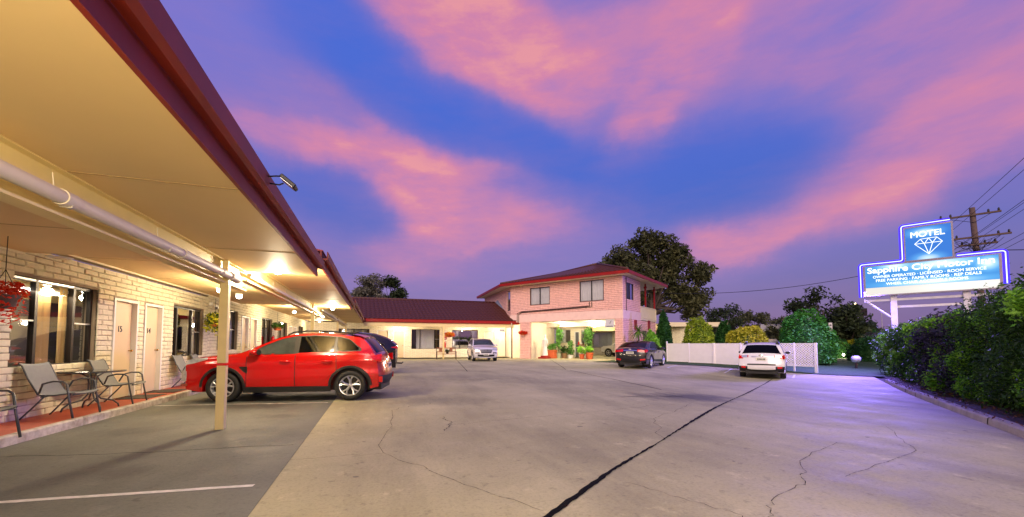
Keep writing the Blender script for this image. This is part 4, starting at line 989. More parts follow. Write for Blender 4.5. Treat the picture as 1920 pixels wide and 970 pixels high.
mb = MB(); mb.lathe([(.001, -.01), (.05, -.008), (.055, 0)], 14, 'x'); mb.xf(Matrix.Translation((X(c, 4.475), 0, .985)) @ Matrix.Diagonal((1, 1.4, .6, 1))); mb.build('emblem', M['chrome'], c.t)
c.topp('antenna_fin', M['p_navy'], (X(c, 3.0), 1.43), (X(c, 3.15), 1.41), -.03, .03, .05)

# white wagon at the right, tail to the viewer
OUT = [(.1, .26), (.02, .4), (.0, .6), (.05, .8), (.4, .95), (1.0, 1.06), (1.25, 1.08), (1.7, 1.35), (2.1, 1.52), (2.6, 1.605), (3.2, 1.61), (3.9, 1.575), (4.35, 1.53), (4.5, 1.40), (4.63, 1.13), (4.70, 1.06), (4.745, .9), (4.76, .74), (4.80, .66), (4.80, .5), (4.74, .36), (4.62, .3)]
RC = Vector((16.7, 13.6, 0)); hd = R(53); fwd = Vector((math.sin(hd), math.cos(hd), 0))
cc = RC + fwd*(4.80/2-1.06)
c = Car('parked_wagon', 'white wagon with roof bars backed towards the yard before the white fence', 'car', (cc.x, cc.y, G(RC.x, RC.y)), 53, OUT, .92, ([-2.4, 0, 2.4], [1.10, 1.02, .96]), (.98, 3.74), .345, .26, 'p_white', crown=(.15, .05, .13), plan=(.16, .10))
glasshouse(c, [(1.45, 1.05), (4.3, 1.13)], [(1.45, 1.07), (1.95, 1.36), (2.4, 1.49), (3.0, 1.51), (3.8, 1.47), (4.35, 1.15)], [(1.55, 2.45), (2.52, 3.35), (3.42, 4.25)])
c.topp('rear_window', M['carglass'], (X(c, 4.40), 1.50), (X(c, 4.62), 1.14), -.86, .86, shape=lambda q: (-.78-.10*q, .78+.10*q))
c.topp('windscreen', M['carglass'], (X(c, 1.3), 1.11), (X(c, 2.15), 1.54), -.88, .88)
for sg in (1, -1):
    c.topp('tail_lamp', M['lampred'], (X(c, 4.68), 1.07), (X(c, 4.75), .88), *sorted((sg*.80, sg*1.0)), .014)
    c.topp('tail_lamp', M['lampred'], (X(c, 4.69), 1.06), (X(c, 4.735), .95), *sorted((sg*.56, sg*.80)), .012)
    c.topp('reversing_lamp', M['lampwhite'], (X(c, 4.70), 1.03), (X(c, 4.72), .97), *sorted((sg*.60, sg*.86)), .020)
    c.side('tail_lamp', M['lampred'], [X(c, 4.42), X(c, 4.55), X(c, 4.72)], [.96, .92, .88], [1.0, 1.06, 1.07], .014, sg)
    c.topp('rear_bumper_corner', M['clad'], (X(c, 4.805), .58), (X(c, 4.74), .36), *sorted((sg*.62, sg*1.0)), .014)
    c.topp('rear_reflector', M['lampred'], (X(c, 4.805), .55), (X(c, 4.795), .44), *sorted((sg*.70, sg*.90)), .022)
    mb = MB()
    for xq in (2.35, 4.05):
        i = c.idx(X(c, xq), 1.58); mb.rbox(X(c, xq)-.09, X(c, xq)+.09, sg*.60-.06, sg*.60+.06, c.E[i][1]+.0, c.E[i][1]+.10, .02)
    mb.build('roof_bar_foot', M['clad'], c.t)
c.topp('rear_bumper', M['clad'], (X(c, 4.77), .42), (X(c, 4.65), .31), -1, 1, .012)
c.topp('tailgate_strip', M['clad'], (X(c, 4.79), .665), (X(c, 4.80), .64), -.62, .62, .012)
c.topp('chrome_strip', M['silver'], (X(c, 4.725), .985), (X(c, 4.73), .965), -.42, .42, .014)
mb = MB(); mb.lathe([(.001, -.012), (.06, -.01), (.066, 0)], 16, 'x'); mb.xf(Matrix.Translation((X(c, 4.715), 0, 1.025)) @ Matrix.Diagonal((1, 1.4, .65, 1))); mb.build('emblem', M['chrome'], c.t)
c.plate(X(c, 4.765), .87, -1); c.mirror(X(c, 1.7), 1.06, 'p_white'); c.rails(X(c, 2.1), X(c, 4.25)); c.doors([(X(c, 1.5), X(c, 2.48)), (X(c, 2.485), X(c, 3.4))], .3, .9)

# white utility under the far end of the portico
UTE = [(.1, .4), (.02, .5), (.0, .72), (.06, .98), (.4, 1.07), (1.1, 1.14), (1.3, 1.17), (1.65, 1.5), (2.0, 1.74), (2.4, 1.80), (3.1, 1.78), (3.3, 1.70), (3.42, 1.2), (3.6, 1.16), (4.6, 1.16), (5.22, 1.17), (5.26, 1.1), (5.28, .7), (5.2, .5)]
up_ = hw(-3.43, 10.1)
c = Car('parked_utility', 'white utility truck standing under the far side of the portico', 'ute', (up_[0], up_[1], 0), 325.6, UTE, .92, ([-2.6, 0, 2.6], [1.16, 1.14, 1.05]), (.95, 4.05), .38, .42, 'p_white', cladding=False)
glasshouse(c, [(1.55, 1.2), (3.25, 1.24)], [(1.55, 1.22), (1.95, 1.58), (2.3, 1.66), (3.0, 1.65), (3.28, 1.55)], [(1.6, 2.38), (2.45, 3.2)])
c.topp('windscreen', M['carglass'], (X(c, 1.38), 1.22), (X(c, 2.0), 1.73), -.88, .88); c.doors([(X(c, 1.5), X(c, 2.42)), (X(c, 2.425), X(c, 3.3))], .45, 1.0); c.mirror(X(c, 1.7), 1.2, 'p_white')
for sg in (1, -1):
    c.topp('headlight', M['lampwhite'], (X(c, .03), .85), (X(c, .1), 1.0), *sorted((sg*.6, sg*.97)), .012)
    c.side('door_decal', mat('grey_decal', (150, 156, 166), .5, var=.3, vs=30) if sg == 1 else bpy.data.materials['grey_decal'], [X(c, 1.75), X(c, 2.25)], [.78, .78], [.90, .90], .012, sg, nx=3)
# ================================================================ lamps of the motel
M['bulb'] = emit_mat('lit_bulb', (255, 240, 214), 26); M['bulb_far'] = emit_mat('lit_bulb_far', (255, 236, 206), 14)
WARM = (1, .80, .53); WARM2 = (1, .86, .64)
def ceiling_lamp(loc, power, label, size=.07, grp='canopy lamps', soft=.09):
    t = thing('ceiling_lamp', label, 'lamp', loc, 0, grp)
    mb = MB(); mb.lathe([(.001, 0), (.085, 0), (.09, -.02), (.075, -.035)], 18); mb.build('base', M['white'], t, smooth=True, auto=40)
    mb = MB(); mb.lathe([(.03, -.03), (size*.9, -.05), (size, -.085), (size*.8, -.12), (.001, -.14)], 16); mb.build('bulb', M['bulb'], t, smooth=True)
    lamp('bulb_light', 'POINT', (0, 0, -.24), power, WARM, t, soft); return t
ceiling_lamp((-1.75, 8.35, 2.675), 280, 'bright lamp on the outer soffit just behind the cream post')
ceiling_lamp((-3.59, 11.35, 2.615), 95, 'porch lamp above the path outside door 14, nearer of two')
ceiling_lamp((-3.55, 12.6, 2.615), 80, 'porch lamp above the path just past door 14, farther of two')
ceiling_lamp((-3.6, 20.6, 2.79), 200, 'porch lamp above the middle rooms beyond the red car')
ceiling_lamp((-3.09, 26.5, 2.97), 190, 'porch lamp near the far end of the room wing, nearer of the far pair')
ceiling_lamp((-3.98, 32.3, 2.97), 150, 'porch lamp at the corner with the tiled wing, farther of the far pair')
ceiling_lamp((-1.6, 16.6, 2.675), 170, 'outer soffit lamp over the black car bay')
ceiling_lamp((-1.35, -.1, 2.495), 720, 'added unseen outer soffit lamp lighting the first bay', soft=.35)  # added lamp out of view, brightens the near soffit, post and foreground
t = thing('fluorescent_batten', 'lit white tube batten inside the first room, at the top of its window', 'lamp', (-5.30, 8.75, 2.20), 0)
mb = MB(); mb.rbox(-.05, .05, -.62, .62, -.05, 0, .008); mb.build('base', M['white'], t)
mb = MB(); mb.tube([(0, -.58, -.075), (0, .58, -.075)], .018, 10); mb.build('tube', emit_mat('lit_tube', (255, 246, 232), 12), t)
lamp('tube_light', 'AREA', (0, 0, -.11), 40, WARM2, t, .8)
for x in (1.8, 7.4, 10.6): 
    t = thing('ceiling_lamp', 'round lamp under the eave of the tiled wing, ' + {1.8: 'by its two doors', 7.4: 'over the hanging basket side', 10.6: 'at the house end'}[x], 'lamp', (x, 33.6, 2.855), 0, 'eave lamps of the tiled wing')
    mb = MB(); mb.lathe([(.001, 0), (.09, 0), (.09, -.03), (.07, -.04)], 16); mb.build('base', M['white'], t)
    mb = MB(); mb.lathe([(.07, -.03), (.08, -.06), (.05, -.1), (.001, -.11)], 12); mb.build('bulb', M['bulb_far'], t, smooth=True)
    lamp('bulb_light', 'POINT', (0, 0, -.3), 150, WARM2, t, .12)
for i, (x, y, pw, lb) in enumerate(((-6.0, 1.6, 190, 'by the office window'), (-3.0, 1.6, 210, 'over the drive'), (-6.8, 9.8, 190, 'over the white utility'), (-2.5, 9.0, 150, 'deepest under the house'))):
    t = thing('ceiling_lamp', 'round portico lamp ' + lb, 'lamp', hw(x, y, 3.055), HR, 'portico lamps')
    mb = MB(); mb.lathe([(.001, 0), (.12, 0), (.12, -.04), (.1, -.05)], 16); mb.build('base', M['white'], t)
    mb = MB(); mb.lathe([(.1, -.04), (.1, -.08), (.05, -.11), (.001, -.115)], 12); mb.build('bulb', M['bulb_far'], t, smooth=True)
    lamp('bulb_light', 'POINT', (0, 0, -.3), pw, WARM2, t, .15)
# black floodlight on the gutter
t = thing('floodlight', 'black twin arm floodlight fixed to the red gutter against the sky', 'floodlight', (-.93, 3.98, 2.70), 0); t.scale = (.68, .68, .68)
mb = MB(); mb.rbox(-.02, .01, -.07, .07, -.05, .05, .006); mb.build('bracket', M['black'], t)
mb = MB(); mb.tube([(0, -.05, .03), (.10, -.05, .05), (.17, -.04, .06)], .010, 6); mb.tube([(0, .05, -.02), (.12, .04, -.03), (.17, .04, -.0)], .010, 6); mb.build('arm', M['black'], t)
mb = MB(); mb.rbox(-.11, .11, -.09, .09, -.025, .025, .01); mb.xf(Matrix.Translation((.24, 0, 0)) @ Matrix.Rotation(R(38), 4, 'Y')); h = mb.build('lamp_head', M['black'], t)
mb = MB(); mb.box(-.09, .09, -.07, .07, -.03, -.026); mb.xf(Matrix.Translation((.24, 0, 0)) @ Matrix.Rotation(R(38), 4, 'Y')); mb.build('lens', M['lampwhite'], h)
# ceiling vent plate and camera by the wall
t = thing('security_camera', 'white dome security camera on the block wall above the hanging yellow plant', 'camera', (-5.03, 15.0, 2.52), 0)
mb = MB(); mb.lathe([(.001, .09), (.05, .09), (.06, .02), (.001, .02)], 14, 'x'); mb.tube([(.05, 0, 0), (.16, 0, -.05)], .02, 8); mb.build('bracket', M['white'], t)
mb = MB(); mb.lathe([(.001, -.08), (.05, -.06), (.065, -.01), (.06, .03), (.001, .04)], 14, 'z', (.19, 0, -.06)); mb.build('housing', M['white'], t, smooth=True)
mb = MB(); mb.lathe([(.001, -.09), (.04, -.075), (.045, -.05)], 12, 'z', (.2, -.01, -.065)); mb.build('lens', M['black'], t, smooth=True)
t = thing('smoke_vent', 'flat round white plate on the porch ceiling over the first window', 'vent', (-4.75, 8.2, 2.617), 0)
mb = MB(); mb.lathe([(.001, -.02), (.12, -.02), (.15, -.008), (.155, 0)], 20); mb.build('cover', M['white'], t, smooth=True)
mb = MB(); mb.lathe([(.05, -.026), (.08, -.026), (.08, -.018)], 20); mb.build('ring', M['cream'], t)

# ================================================================ chairs and table on the path
def sling_chair(label):
    t = thing('patio_chair', label, 'chair', (0, 0, 0), 0, 'grey sling chairs on the path')
    for sy in (-1, 1):
        y = sy*.27
        mb = MB(); mb.tube([(-.42, y, .90), (-.38, y, .86), (-.30, y, .66), (-.16, y, .40), (-.11, y, .385), (.05, y, .38), (.27, y, .41), (.31, y, .40)], .013, 8); mb.build('side_rail', M['chairframe'], t, smooth=True)
        mb = MB(); y2 = sy*.31
        mb.tube([(.33, y2, 0), (.27, y2, .30), (.23, y2, .56), (.17, y2, .605), (.05, y2, .61), (-.08, y2, .57), (-.14, sy*.28, .42)], .015, 8); mb.build('arm', M['chairframe'], t, smooth=True)
        mb = MB(); mb.tube([(-.05, sy*.285, .39), (-.20, sy*.29, .20), (-.37, sy*.30, 0)], .013, 8); mb.build('leg', M['chairframe'], t, smooth=True)
    for xq, zq in ((.29, .38), (-.12, .36)): mb = MB(); mb.tube([(xq, -.27, zq), (xq, .27, zq)], .011, 6); mb.build('stretcher', M['chairframe'], t, smooth=True)
    pts = [(-.44, .895), (-.41, .905), (-.375, .86), (-.29, .66), (-.20, .49), (-.15, .41), (-.10, .395), (.05, .388), (.2, .405), (.30, .425), (.325, .41)]
    mb = MB(); mb.grid([[(x, y, z-.022*(1-(y/.26)**2)) for y in np.linspace(-.26, .26, 9)] for x, z in pts]); mb.build('sling', M['sling'], t, smooth=True)
    return t
ch = sling_chair('grey sling chair left of the glass table under the first window'); place(ch, (-4.60, 8.18, .121), R(-3)); ch.scale = (.92, .92, .93)
dup(ch, (-4.62, 9.68, .121), R(4), 'grey sling chair right of the glass table, before door 15')
dup(ch, (-4.40, 6.30, .121), R(-8), 'grey sling chair cut by the left edge of the photo, only its arm showing')
dup(ch, (-4.62, 12.85, .121), R(0), 'grey sling chair behind the red car nose, nearer of two below the second window')
dup(ch, (-4.62, 13.9, .121), R(5), 'grey sling chair behind the red car nose, farther of two below the second window')
t = thing('patio_table', 'round glass patio table with curved steel legs between two sling chairs', 'table', (-4.66, 8.95, .121), 0)
mb = MB(); mb.lathe([(.001, .655), (.415, .655), (.425, .661), (.415, .667), (.001, .667)], 40); mb.build('tabletop', M['tglass'], t, smooth=True, auto=30)
mb = MB(); mb.tube([(.412*math.cos(a), .412*math.sin(a), .648) for a in np.linspace(0, 2*math.pi, 41)], .012, 6, cap=False); mb.build('rim', M['chairframe'], t, smooth=True)
for k in range(4):
    a = R(45+90*k); f = lambda r, z: (r*math.cos(a), r*math.sin(a), z)
    mb = MB(); mb.tube([f(.36, 0), f(.35, .05), f(.28, .12), f(.12, .17), f(.05, .26), f(.045, .45), f(.06, .56), f(.14, .62), f(.30, .645)], .013, 8); mb.build('leg', M['chairframe'], t, smooth=True)
for y, lb in ((11.75, '14'), (10.64, '15')):
    t = MB().rbox(-4.98, -4.42, y-.38, y+.38, .121, .132, .004).build('doormat', M['mat']); tag(t, 'dark rubber doormat on the red path at door '+lb, 'doormat', 'doormats on the path')

# ================================================================ foliage
def leaf_cloud(cs, size, up=.35, jit=.35, rg=rng):
    """many small bent leaf faces around the points cs"""
    n = len(cs); d = rg.normal(size=(n, 3)); d[:, 2] = np.abs(d[:, 2])+up; d /= np.linalg.norm(d, axis=1)[:, None]
    a = np.cross(d, rg.normal(size=(n, 3))); a /= np.linalg.norm(a, axis=1)[:, None]; b = np.cross(d, a)
    s = (size*(1+jit*rg.normal(size=n)).clip(.4, 2))[:, None]
    v = np.stack([cs-a*s, cs-b*s*.42+d*s*.12, cs+a*s, cs+b*s*.42+d*s*.12], 1).reshape(-1, 3)
    return v, n
def leaf_mesh(name, v, n, m, parent=None, loc=None):
    me = bpy.data.meshes.new(name); me.vertices.add(4*n); me.vertices.foreach_set('co', v.astype(np.float32).ravel())
    me.loops.add(4*n); me.loops.foreach_set('vertex_index', np.arange(4*n, dtype=np.int32)); me.polygons.add(n)
    me.polygons.foreach_set('loop_start', np.arange(0, 4*n, 4, dtype=np.int32)); me.update(calc_edges=True); me.materials.append(m)
    o = bpy.data.objects.new(name, me); COL.objects.link(o); WM[o.name] = Matrix.Identity(4)
    if parent is not None: o.parent = parent
    return o
def ball(n, r, rg=rng, hollow=0.):
    d = rg.normal(size=(n, 3)); d /= np.linalg.norm(d, axis=1)[:, None]
    return d*((hollow+(1-hollow)*rg.random(n)**(1/2.2))[:, None])*np.array(r)
L_ = {}
L_['gum'] = leaf_mat('gum_leaves', (48, 58, 38), (104, 104, 66), 1.2)
L_['dark'] = leaf_mat('dark_leaves', (36, 50, 32), (70, 82, 50), 1.5)
L_['wispy'] = leaf_mat('wispy_grey_leaves', (90, 94, 82), (140, 136, 116), 1.5)
L_['pine'] = leaf_mat('conifer_green', (40, 118, 40), (90, 160, 54), 2.5)
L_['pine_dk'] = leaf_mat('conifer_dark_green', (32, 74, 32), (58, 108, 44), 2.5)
L_['gold'] = leaf_mat('golden_conifer', (150, 160, 30), (212, 204, 56), 2.5)
L_['lime'] = leaf_mat('lime_conifer', (110, 148, 34), (176, 194, 52), 2.5)
L_['hedge'] = leaf_mat('hedge_green', (24, 50, 18), (60, 102, 34), 3)
L_['hedge2'] = leaf_mat('hedge_mid_green', (28, 54, 20), (68, 106, 32), 3)
L_['purple_lit'] = leaf_mat('purple_lit_leaves', (40, 38, 46), (72, 68, 82), 3)  # purple light put into the colour of ordinary dark leaves
L_['bright'] = leaf_mat('bright_leaves', (84, 158, 44), (160, 214, 70), 4)
L_['pot'] = leaf_mat('pot_plant_leaves', (58, 116, 46), (120, 172, 76), 6)
L_['red'] = leaf_mat('red_flowers', (190, 30, 16), (236, 70, 26), 8)
L_['orange'] = leaf_mat('orange_flowers', (214, 120, 40), (240, 190, 60), 8)
L_['cord'] = leaf_mat('cordyline_leaves', (60, 110, 40), (130, 160, 60), 4)
def dome(name, label, cat, loc, rx, h, m, n=7000, size=.09, lumps=26, group=None, power=2.0, core=True, seed=1):
    """a clipped conifer: leafy shell with lumps over a dark core and a short stem"""
    rg = np.random.default_rng(seed); t = thing(name, label, cat, loc, 0, group)
    d = rg.normal(size=(n, 3)); d[:, 2] = np.abs(d[:, 2]); d /= np.linalg.norm(d, axis=1)[:, None]
    lc = rg.normal(size=(lumps, 3)); lc[:, 2] = np.abs(lc[:, 2]); lc /= np.linalg.norm(lc, axis=1)[:, None]
    ang = np.arccos(np.clip(d @ lc.T, -1, 1)).min(1); bump = 1-.16*(ang/.35).clip(0, 1)**1.3
    q = d.copy(); zz = q[:, 2]; rr = np.sqrt(1-zz**2); k = (1-zz**power)**(1/power)/np.maximum(rr, 1e-4)
    rad = (.84+.16*rg.random(n)**.6)*bump
    P = np.stack([q[:, 0]*k*rx, q[:, 1]*k*rx, zz*h], 1)*rad[:, None]; P[:, 2] += .12
    v, nn = leaf_cloud(P, size, up=.5, rg=rg); leaf_mesh('crown', v, nn, m, t)
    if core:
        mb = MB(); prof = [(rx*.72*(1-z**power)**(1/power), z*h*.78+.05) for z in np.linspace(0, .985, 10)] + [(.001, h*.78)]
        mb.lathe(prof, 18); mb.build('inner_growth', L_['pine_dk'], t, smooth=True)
    mb = MB(); mb.tube([(0, 0, -.1), (0, 0, .5)], .07, 8); mb.build('trunk', M['bark'], t); return t
def at_px(px, Z, z=0.):
    """world ground point on a sight line - only used once to lay out the far garden"""
    a = (px-960)/747*Z; return (Z*math.sin(YAW)+a*math.cos(YAW), Z*math.cos(YAW)-a*math.sin(YAW), z)
def tree(name, label, loc, height, crown, trunk_r, m, clumps, per, lsize, clump_r, group=None, seed=1, limbs=7, lean=(0, 0), blobs=None):
    """tapered trunk, limbs and a crown of leaf clumps with gaps; crown = (rx, ry, z0) from the ground"""
    rg = np.random.default_rng(seed); t = thing(name, label, 'tree', loc, 0, group)
    rx, ry, z0 = crown; mid = (z0+height)/2
    mb = MB(); mb.tube([(0, 0, -.2), (lean[0]*.3, lean[1]*.3, z0*.5), (lean[0]*.6, lean[1]*.6, z0), (lean[0], lean[1], mid)], [trunk_r, trunk_r*.8, trunk_r*.62, trunk_r*.3], 9); tr = mb.build('trunk', M['bark'], t, smooth=True)
    C = []
    if blobs:
        for (bx, by, bz, br, k) in blobs: C += [np.array((bx, by, bz))+ball(1, (br, br, br*.8), rg)[0] for _ in range(k)]
    else:
        for _ in range(clumps): C.append(ball(1, (rx, ry, (height-z0)/2), rg, .25)[0]*(.8+.25*rg.random())+np.array((lean[0], lean[1], mid)))
    C = np.array(C); lb = MB()
    for k in rg.choice(len(C), min(len(C), limbs*3), replace=False):
        e = C[k]; s0 = np.array((lean[0]*.6, lean[1]*.6, z0*(.75+.3*rg.random()))); m1 = s0*.5+e*.5+np.array((0, 0, -.08*height*rg.random()))
        lb.tube([tuple(s0), tuple(m1), tuple(e)], [trunk_r*.42, trunk_r*.24, trunk_r*.07], 5)
    lb.build('limbs', M['bark'], t, smooth=True)
    P = []
    for cpt in C:
        r = clump_r*(.6+.8*rg.random()); P.append(cpt+ball(int(per*(r/clump_r)**1.5), (r, r, r*.72), rg))
    P = np.concatenate(P); P = P[P[:, 2] > .2]; v, nn = leaf_cloud(P, lsize, rg=rg); leaf_mesh('crown', v, nn, m, t); return t
# big gum behind the house
gx, gy, _ = at_px(1222, 47)
tree('gum_tree', 'large dark gum tree rising behind the two storey house', (gx, gy, 0), 15.6, (6, 6, 6), .5, L_['gum'], 0, 165, .22, 1.15, seed=4, limbs=12,
     blobs=[(0, 0, 13.2, 2.0, 16), (-3.3, 1.4, 11.6, 1.9, 14), (2.8, -1, 11.4, 2.0, 16), (-4.7, 2, 10.0, 1.5, 9), (4.5, -2, 9.4, 1.6, 10), (0.5, 0, 9.6, 2.6, 24), (3.3, -1.2, 7.4, 2.3, 16), (5.0, -2, 6.8, 1.4, 7), (-1.5, .5, 7.5, 2.3, 12), (-3, 1, 9, 2.2, 12), (4.0, -1.6, 5.0, 1.3, 5)])
tx, ty, _ = at_px(706, 60)
tree('garden_tree', 'wispy leaning tree standing behind the tiled roof', (tx, ty, 0), 12.3, (4, 4, 5), .3, L_['wispy'], 0, 120, .16, .9, seed=8, limbs=14,
     blobs=[(-1.5, 0, 9.6, 2.0, 22), (-2.6, 0, 8.3, 1.6, 14), (-.3, 0, 10.4, 1.5, 12), (0, 0, 8, 1.8, 14)])
tx, ty, _ = at_px(737, 61)
tree('garden_tree', 'small round dark tree standing behind the tiled roof ridge', (tx, ty, 0), 11.5, (2.4, 2.4, 6), .22, L_['dark'], 0, 150, .2, .9, seed=18, limbs=6, blobs=[(-.6, 0, 10.8, 1.0, 8), (1.0, 0, 8.9, 1.0, 10), (.2, 0, 7.6, 1.2, 10)])
for px, Z, h, r, lb, sd_, mm in ((1352, 58, 7.0, 3.4, 'broad dark tree beyond the fence behind the golden dome shrub', 21, 'dark'), (1402, 60, 6.8, 3.2, 'thin crowned dark tree beyond the fence right of the broad one', 22, 'gum'), (1545, 41, 7.6, 3.1, 'dark spreading tree behind the tall green dome shrub', 23, 'dark'), (1475, 50, 5.0, 2.4, 'low dark tree left of the tall green dome shrub', 24, 'gum'), (1586, 38, 5.2, 1.7, 'slim dark tree at the right behind the tall green dome shrub', 25, 'dark')):
    x, y, _ = at_px(px, Z); tree('garden_tree', lb, (x, y, -.2), h, (r, r, h*.30), .2, L_[mm], 26, 130, .19, .95, 'trees beyond the fence', sd_, 8)
for i in range(9):
    px = 1240+i*48; Z = 95+12*math.sin(i*2.1); x, y, _ = at_px(px, Z); tree('garden_tree', 'distant tree on the skyline beyond the street, clump %s' % ['farthest left', 'by the gum tree', 'left of the lime dome', 'above the lime dome', 'between the domes', 'above the golden dome', 'left of the tall dome', 'behind the tall dome', 'right of the tall dome'][i], (x, y, -.2), 6.0+1.4*math.sin(i*1.7), (4.5, 4.5, 1.0), .2, L_['dark'], 16, 90, .34, 1.4, 'distant skyline trees', 40+i, 5)
# clipped conifers behind the fence
for (nm, lb, px, Z, rx, h, mm, pw, sd_) in (('conifer_shrub', 'lime green dome conifer behind the left fence panels', 1309, 29.5, 1.22, 3.35, 'lime', 2.2, 1), ('conifer_shrub', 'small dark green pointed conifer between the lime and golden ones', 1359, 33, .95, 3.3, 'pine_dk', 1.7, 2), ('conifer_shrub', 'golden yellow dome conifer behind the white wagon', 1398, 27.5, 1.5, 2.75, 'gold', 2.3, 3),
    ('conifer_shrub', 'tall dark green dome conifer behind the lattice end of the fence', 1512, 26, 1.75, 3.6, 'pine', 2.4, 4), ('cypress_tree', 'dark narrow cypress at the house corner beside the sedan', 1244, 28.6, .78, 3.75, 'pine_dk', 1.45, 5)):
    x, y, _ = at_px(px, Z); dome(nm, lb, 'shrub' if 'shrub' in nm else 'tree', (x, y, G(x, y)), rx, h, L_[mm], 6500, .085, 40, None, pw, seed=sd_)
# street hedge: a row of different shrubs along the kerb
HG = [(8.5, 1.15, 2.55, 'hedge', 0), (10.3, 1.15, 2.5, 'hedge2', 3), (12.2, 1.15, 2.46, 'hedge2', 2), (14.2, 1.1, 2.42, 'hedge', 1), (16.2, 1.1, 2.28, 'purple_lit', 0), (18.2, 1.1, 2.2, 'purple_lit', 0), (20.2, 1.0, 2.2, 'hedge', 0), (22.3, 1.0, 2.2, 'hedge', 0), (24.3, 1.0, 2.15, 'hedge2', 1), (26.2, .95, 2.1, 'hedge2', 0), (28.0, .95, 2.0, 'hedge2', 0)]
HL = ['green hedge shrub at the kerb beside the viewer', 'green hedge shrub with bright sprigs cut by the right edge of the photo', 'tall hedge shrub with many bright sprigs, next to the one at the right edge', 'tall dark green hedge shrub beside the purple tinted ones', 'hedge shrub with purple light in its leaf colour, nearer of the two purple ones', 'hedge shrub with purple light in its leaf colour, farther of the two purple ones', 'dark green hedge shrub just past the purple ones', 'dark green hedge shrub before the light green end of the hedge', 'light green hedge shrub with a few bright sprigs at the kerb end', 'light green hedge shrub before the last one', 'light green hedge shrub at the far end below the sign']
for i, ((v, r, h, mm, _), lb) in enumerate(zip(HG, HL)):
    rg = np.random.default_rng(60+i); p = kp(UK+1.62, v); gz = G(p.x, p.y)
    t = thing('hedge_shrub', lb, 'shrub', (p.x, p.y, gz+.05), 0, 'hedge shrubs along the street kerb')
    dist = math.hypot(p.x, p.y); n = int(20000 if dist < 14 else 12000); sz = .027 if dist < 10 else (.038 if dist < 16 else .055)
    cl = []                                                        # clumps over a rounded block, leaning out over the kerb
    for _ in range(120):
        d = rg.normal(size=3); d /= np.linalg.norm(d); d = np.sign(d)*np.abs(d)**.55; cl.append(d*np.array((1.08, r, h*.5))*(.84+.2*rg.random())+np.array((0, 0, h*.52)))
    cl = np.array(cl); w_ = rg.random(120)+.3; k = rg.choice(120, n, p=w_/w_.sum()); P = cl[k]+rg.normal(size=(n, 3))*np.array((.16, .16, .14))
    P = np.concatenate([P, rg.random((n//6, 3))*np.array((1.8, 2*r, h))-np.array((.9, r, 0))]); P = P[P[:, 2] > .05]
    A = np.stack([P[:, 0]*ND.x+P[:, 1]*KD.x, P[:, 0]*ND.y+P[:, 1]*KD.y, P[:, 2]], 1)
    vv, nn = leaf_cloud(A, sz, up=.2, rg=rg); leaf_mesh('foliage', vv, nn, L_[mm], t)
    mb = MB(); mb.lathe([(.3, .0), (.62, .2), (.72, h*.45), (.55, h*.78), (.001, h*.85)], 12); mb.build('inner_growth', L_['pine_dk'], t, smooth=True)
    mb = MB()
    for q in range(6): a = rg.random()*6.28; mb.tube([(.1*math.cos(a), .1*math.sin(a), -.1), (.3*math.cos(a), .3*math.sin(a), .5), (.8*math.cos(a), .8*math.sin(a), h*.8)], [.03, .022, .008], 5)
    mb.build('stems', M['bark'], t)
    if _:
        n2 = 260*_; cs = cl[rg.integers(0, 120, 16)]; P2 = np.concatenate([c_+rg.normal(size=(n2//16, 3))*.10+c_*np.array((.06, .06, .0)) for c_ in cs]); A2 = np.stack([P2[:, 0]*ND.x+P2[:, 1]*KD.x, P2[:, 0]*ND.y+P2[:, 1]*KD.y, P2[:, 2]], 1)
        vv, nn = leaf_cloud(A2, .042, rg=rg); leaf_mesh('sprigs', vv, nn, L_['bright'], t)
mb = MB(); lr = np.random.default_rng(91); nl = 1500; uv = np.stack([UK+.02+2.2*lr.random(nl)**1.6, 6+16*lr.random(nl)], 1)
P = np.array([tuple(kp(u, v))[:2]+(G(*tuple(kp(u, v))[:2])+(.145 if u < UK+.16 else .17),) for u, v in uv]); vv, nn = leaf_cloud(P, .03, up=1.5, rg=lr)
tag(leaf_mesh('leaf_litter', vv, nn, leaf_mat('dry_leaf_litter', (92, 54, 30), (142, 98, 52), 9)), kind='stuff')
# little bushes behind the far hedge, under the sign
for (px, Z, r, h, mm, lb) in ((1625, 29, 1.3, 2.0, 'pine_dk', 'dark bush behind the mailbox'), (1652, 33, 1.7, 2.7, 'purple_lit', 'dark bush with purple light in its leaf colour, below the left end of the sign'), (1690, 28, 1.8, 2.5, 'hedge2', 'green bush behind the foot of the sign post'), (1790, 27, 2.2, 3.0, 'hedge', 'large green bush below the right end of the sign'), (1592, 38, 1.5, 2.1, 'gold', 'pale yellow bush lit beyond the lawn'), (1560, 36, 1.5, 2.2, 'pine_dk', 'dark bush right behind the tall dome shrub'), (1610, 44, 3., 3.4, 'pine_dk', 'broad dark hedge block far beyond the mailbox'), (1690, 46, 3., 3.6, 'pine_dk', 'broad dark hedge block far behind the sign post')):
    x, y, _ = at_px(px, Z); dome('garden_shrub', lb, 'shrub', (x, y, -.3), r, h, L_[mm], 5200, .08, 34, None, 2.4, seed=int(px))
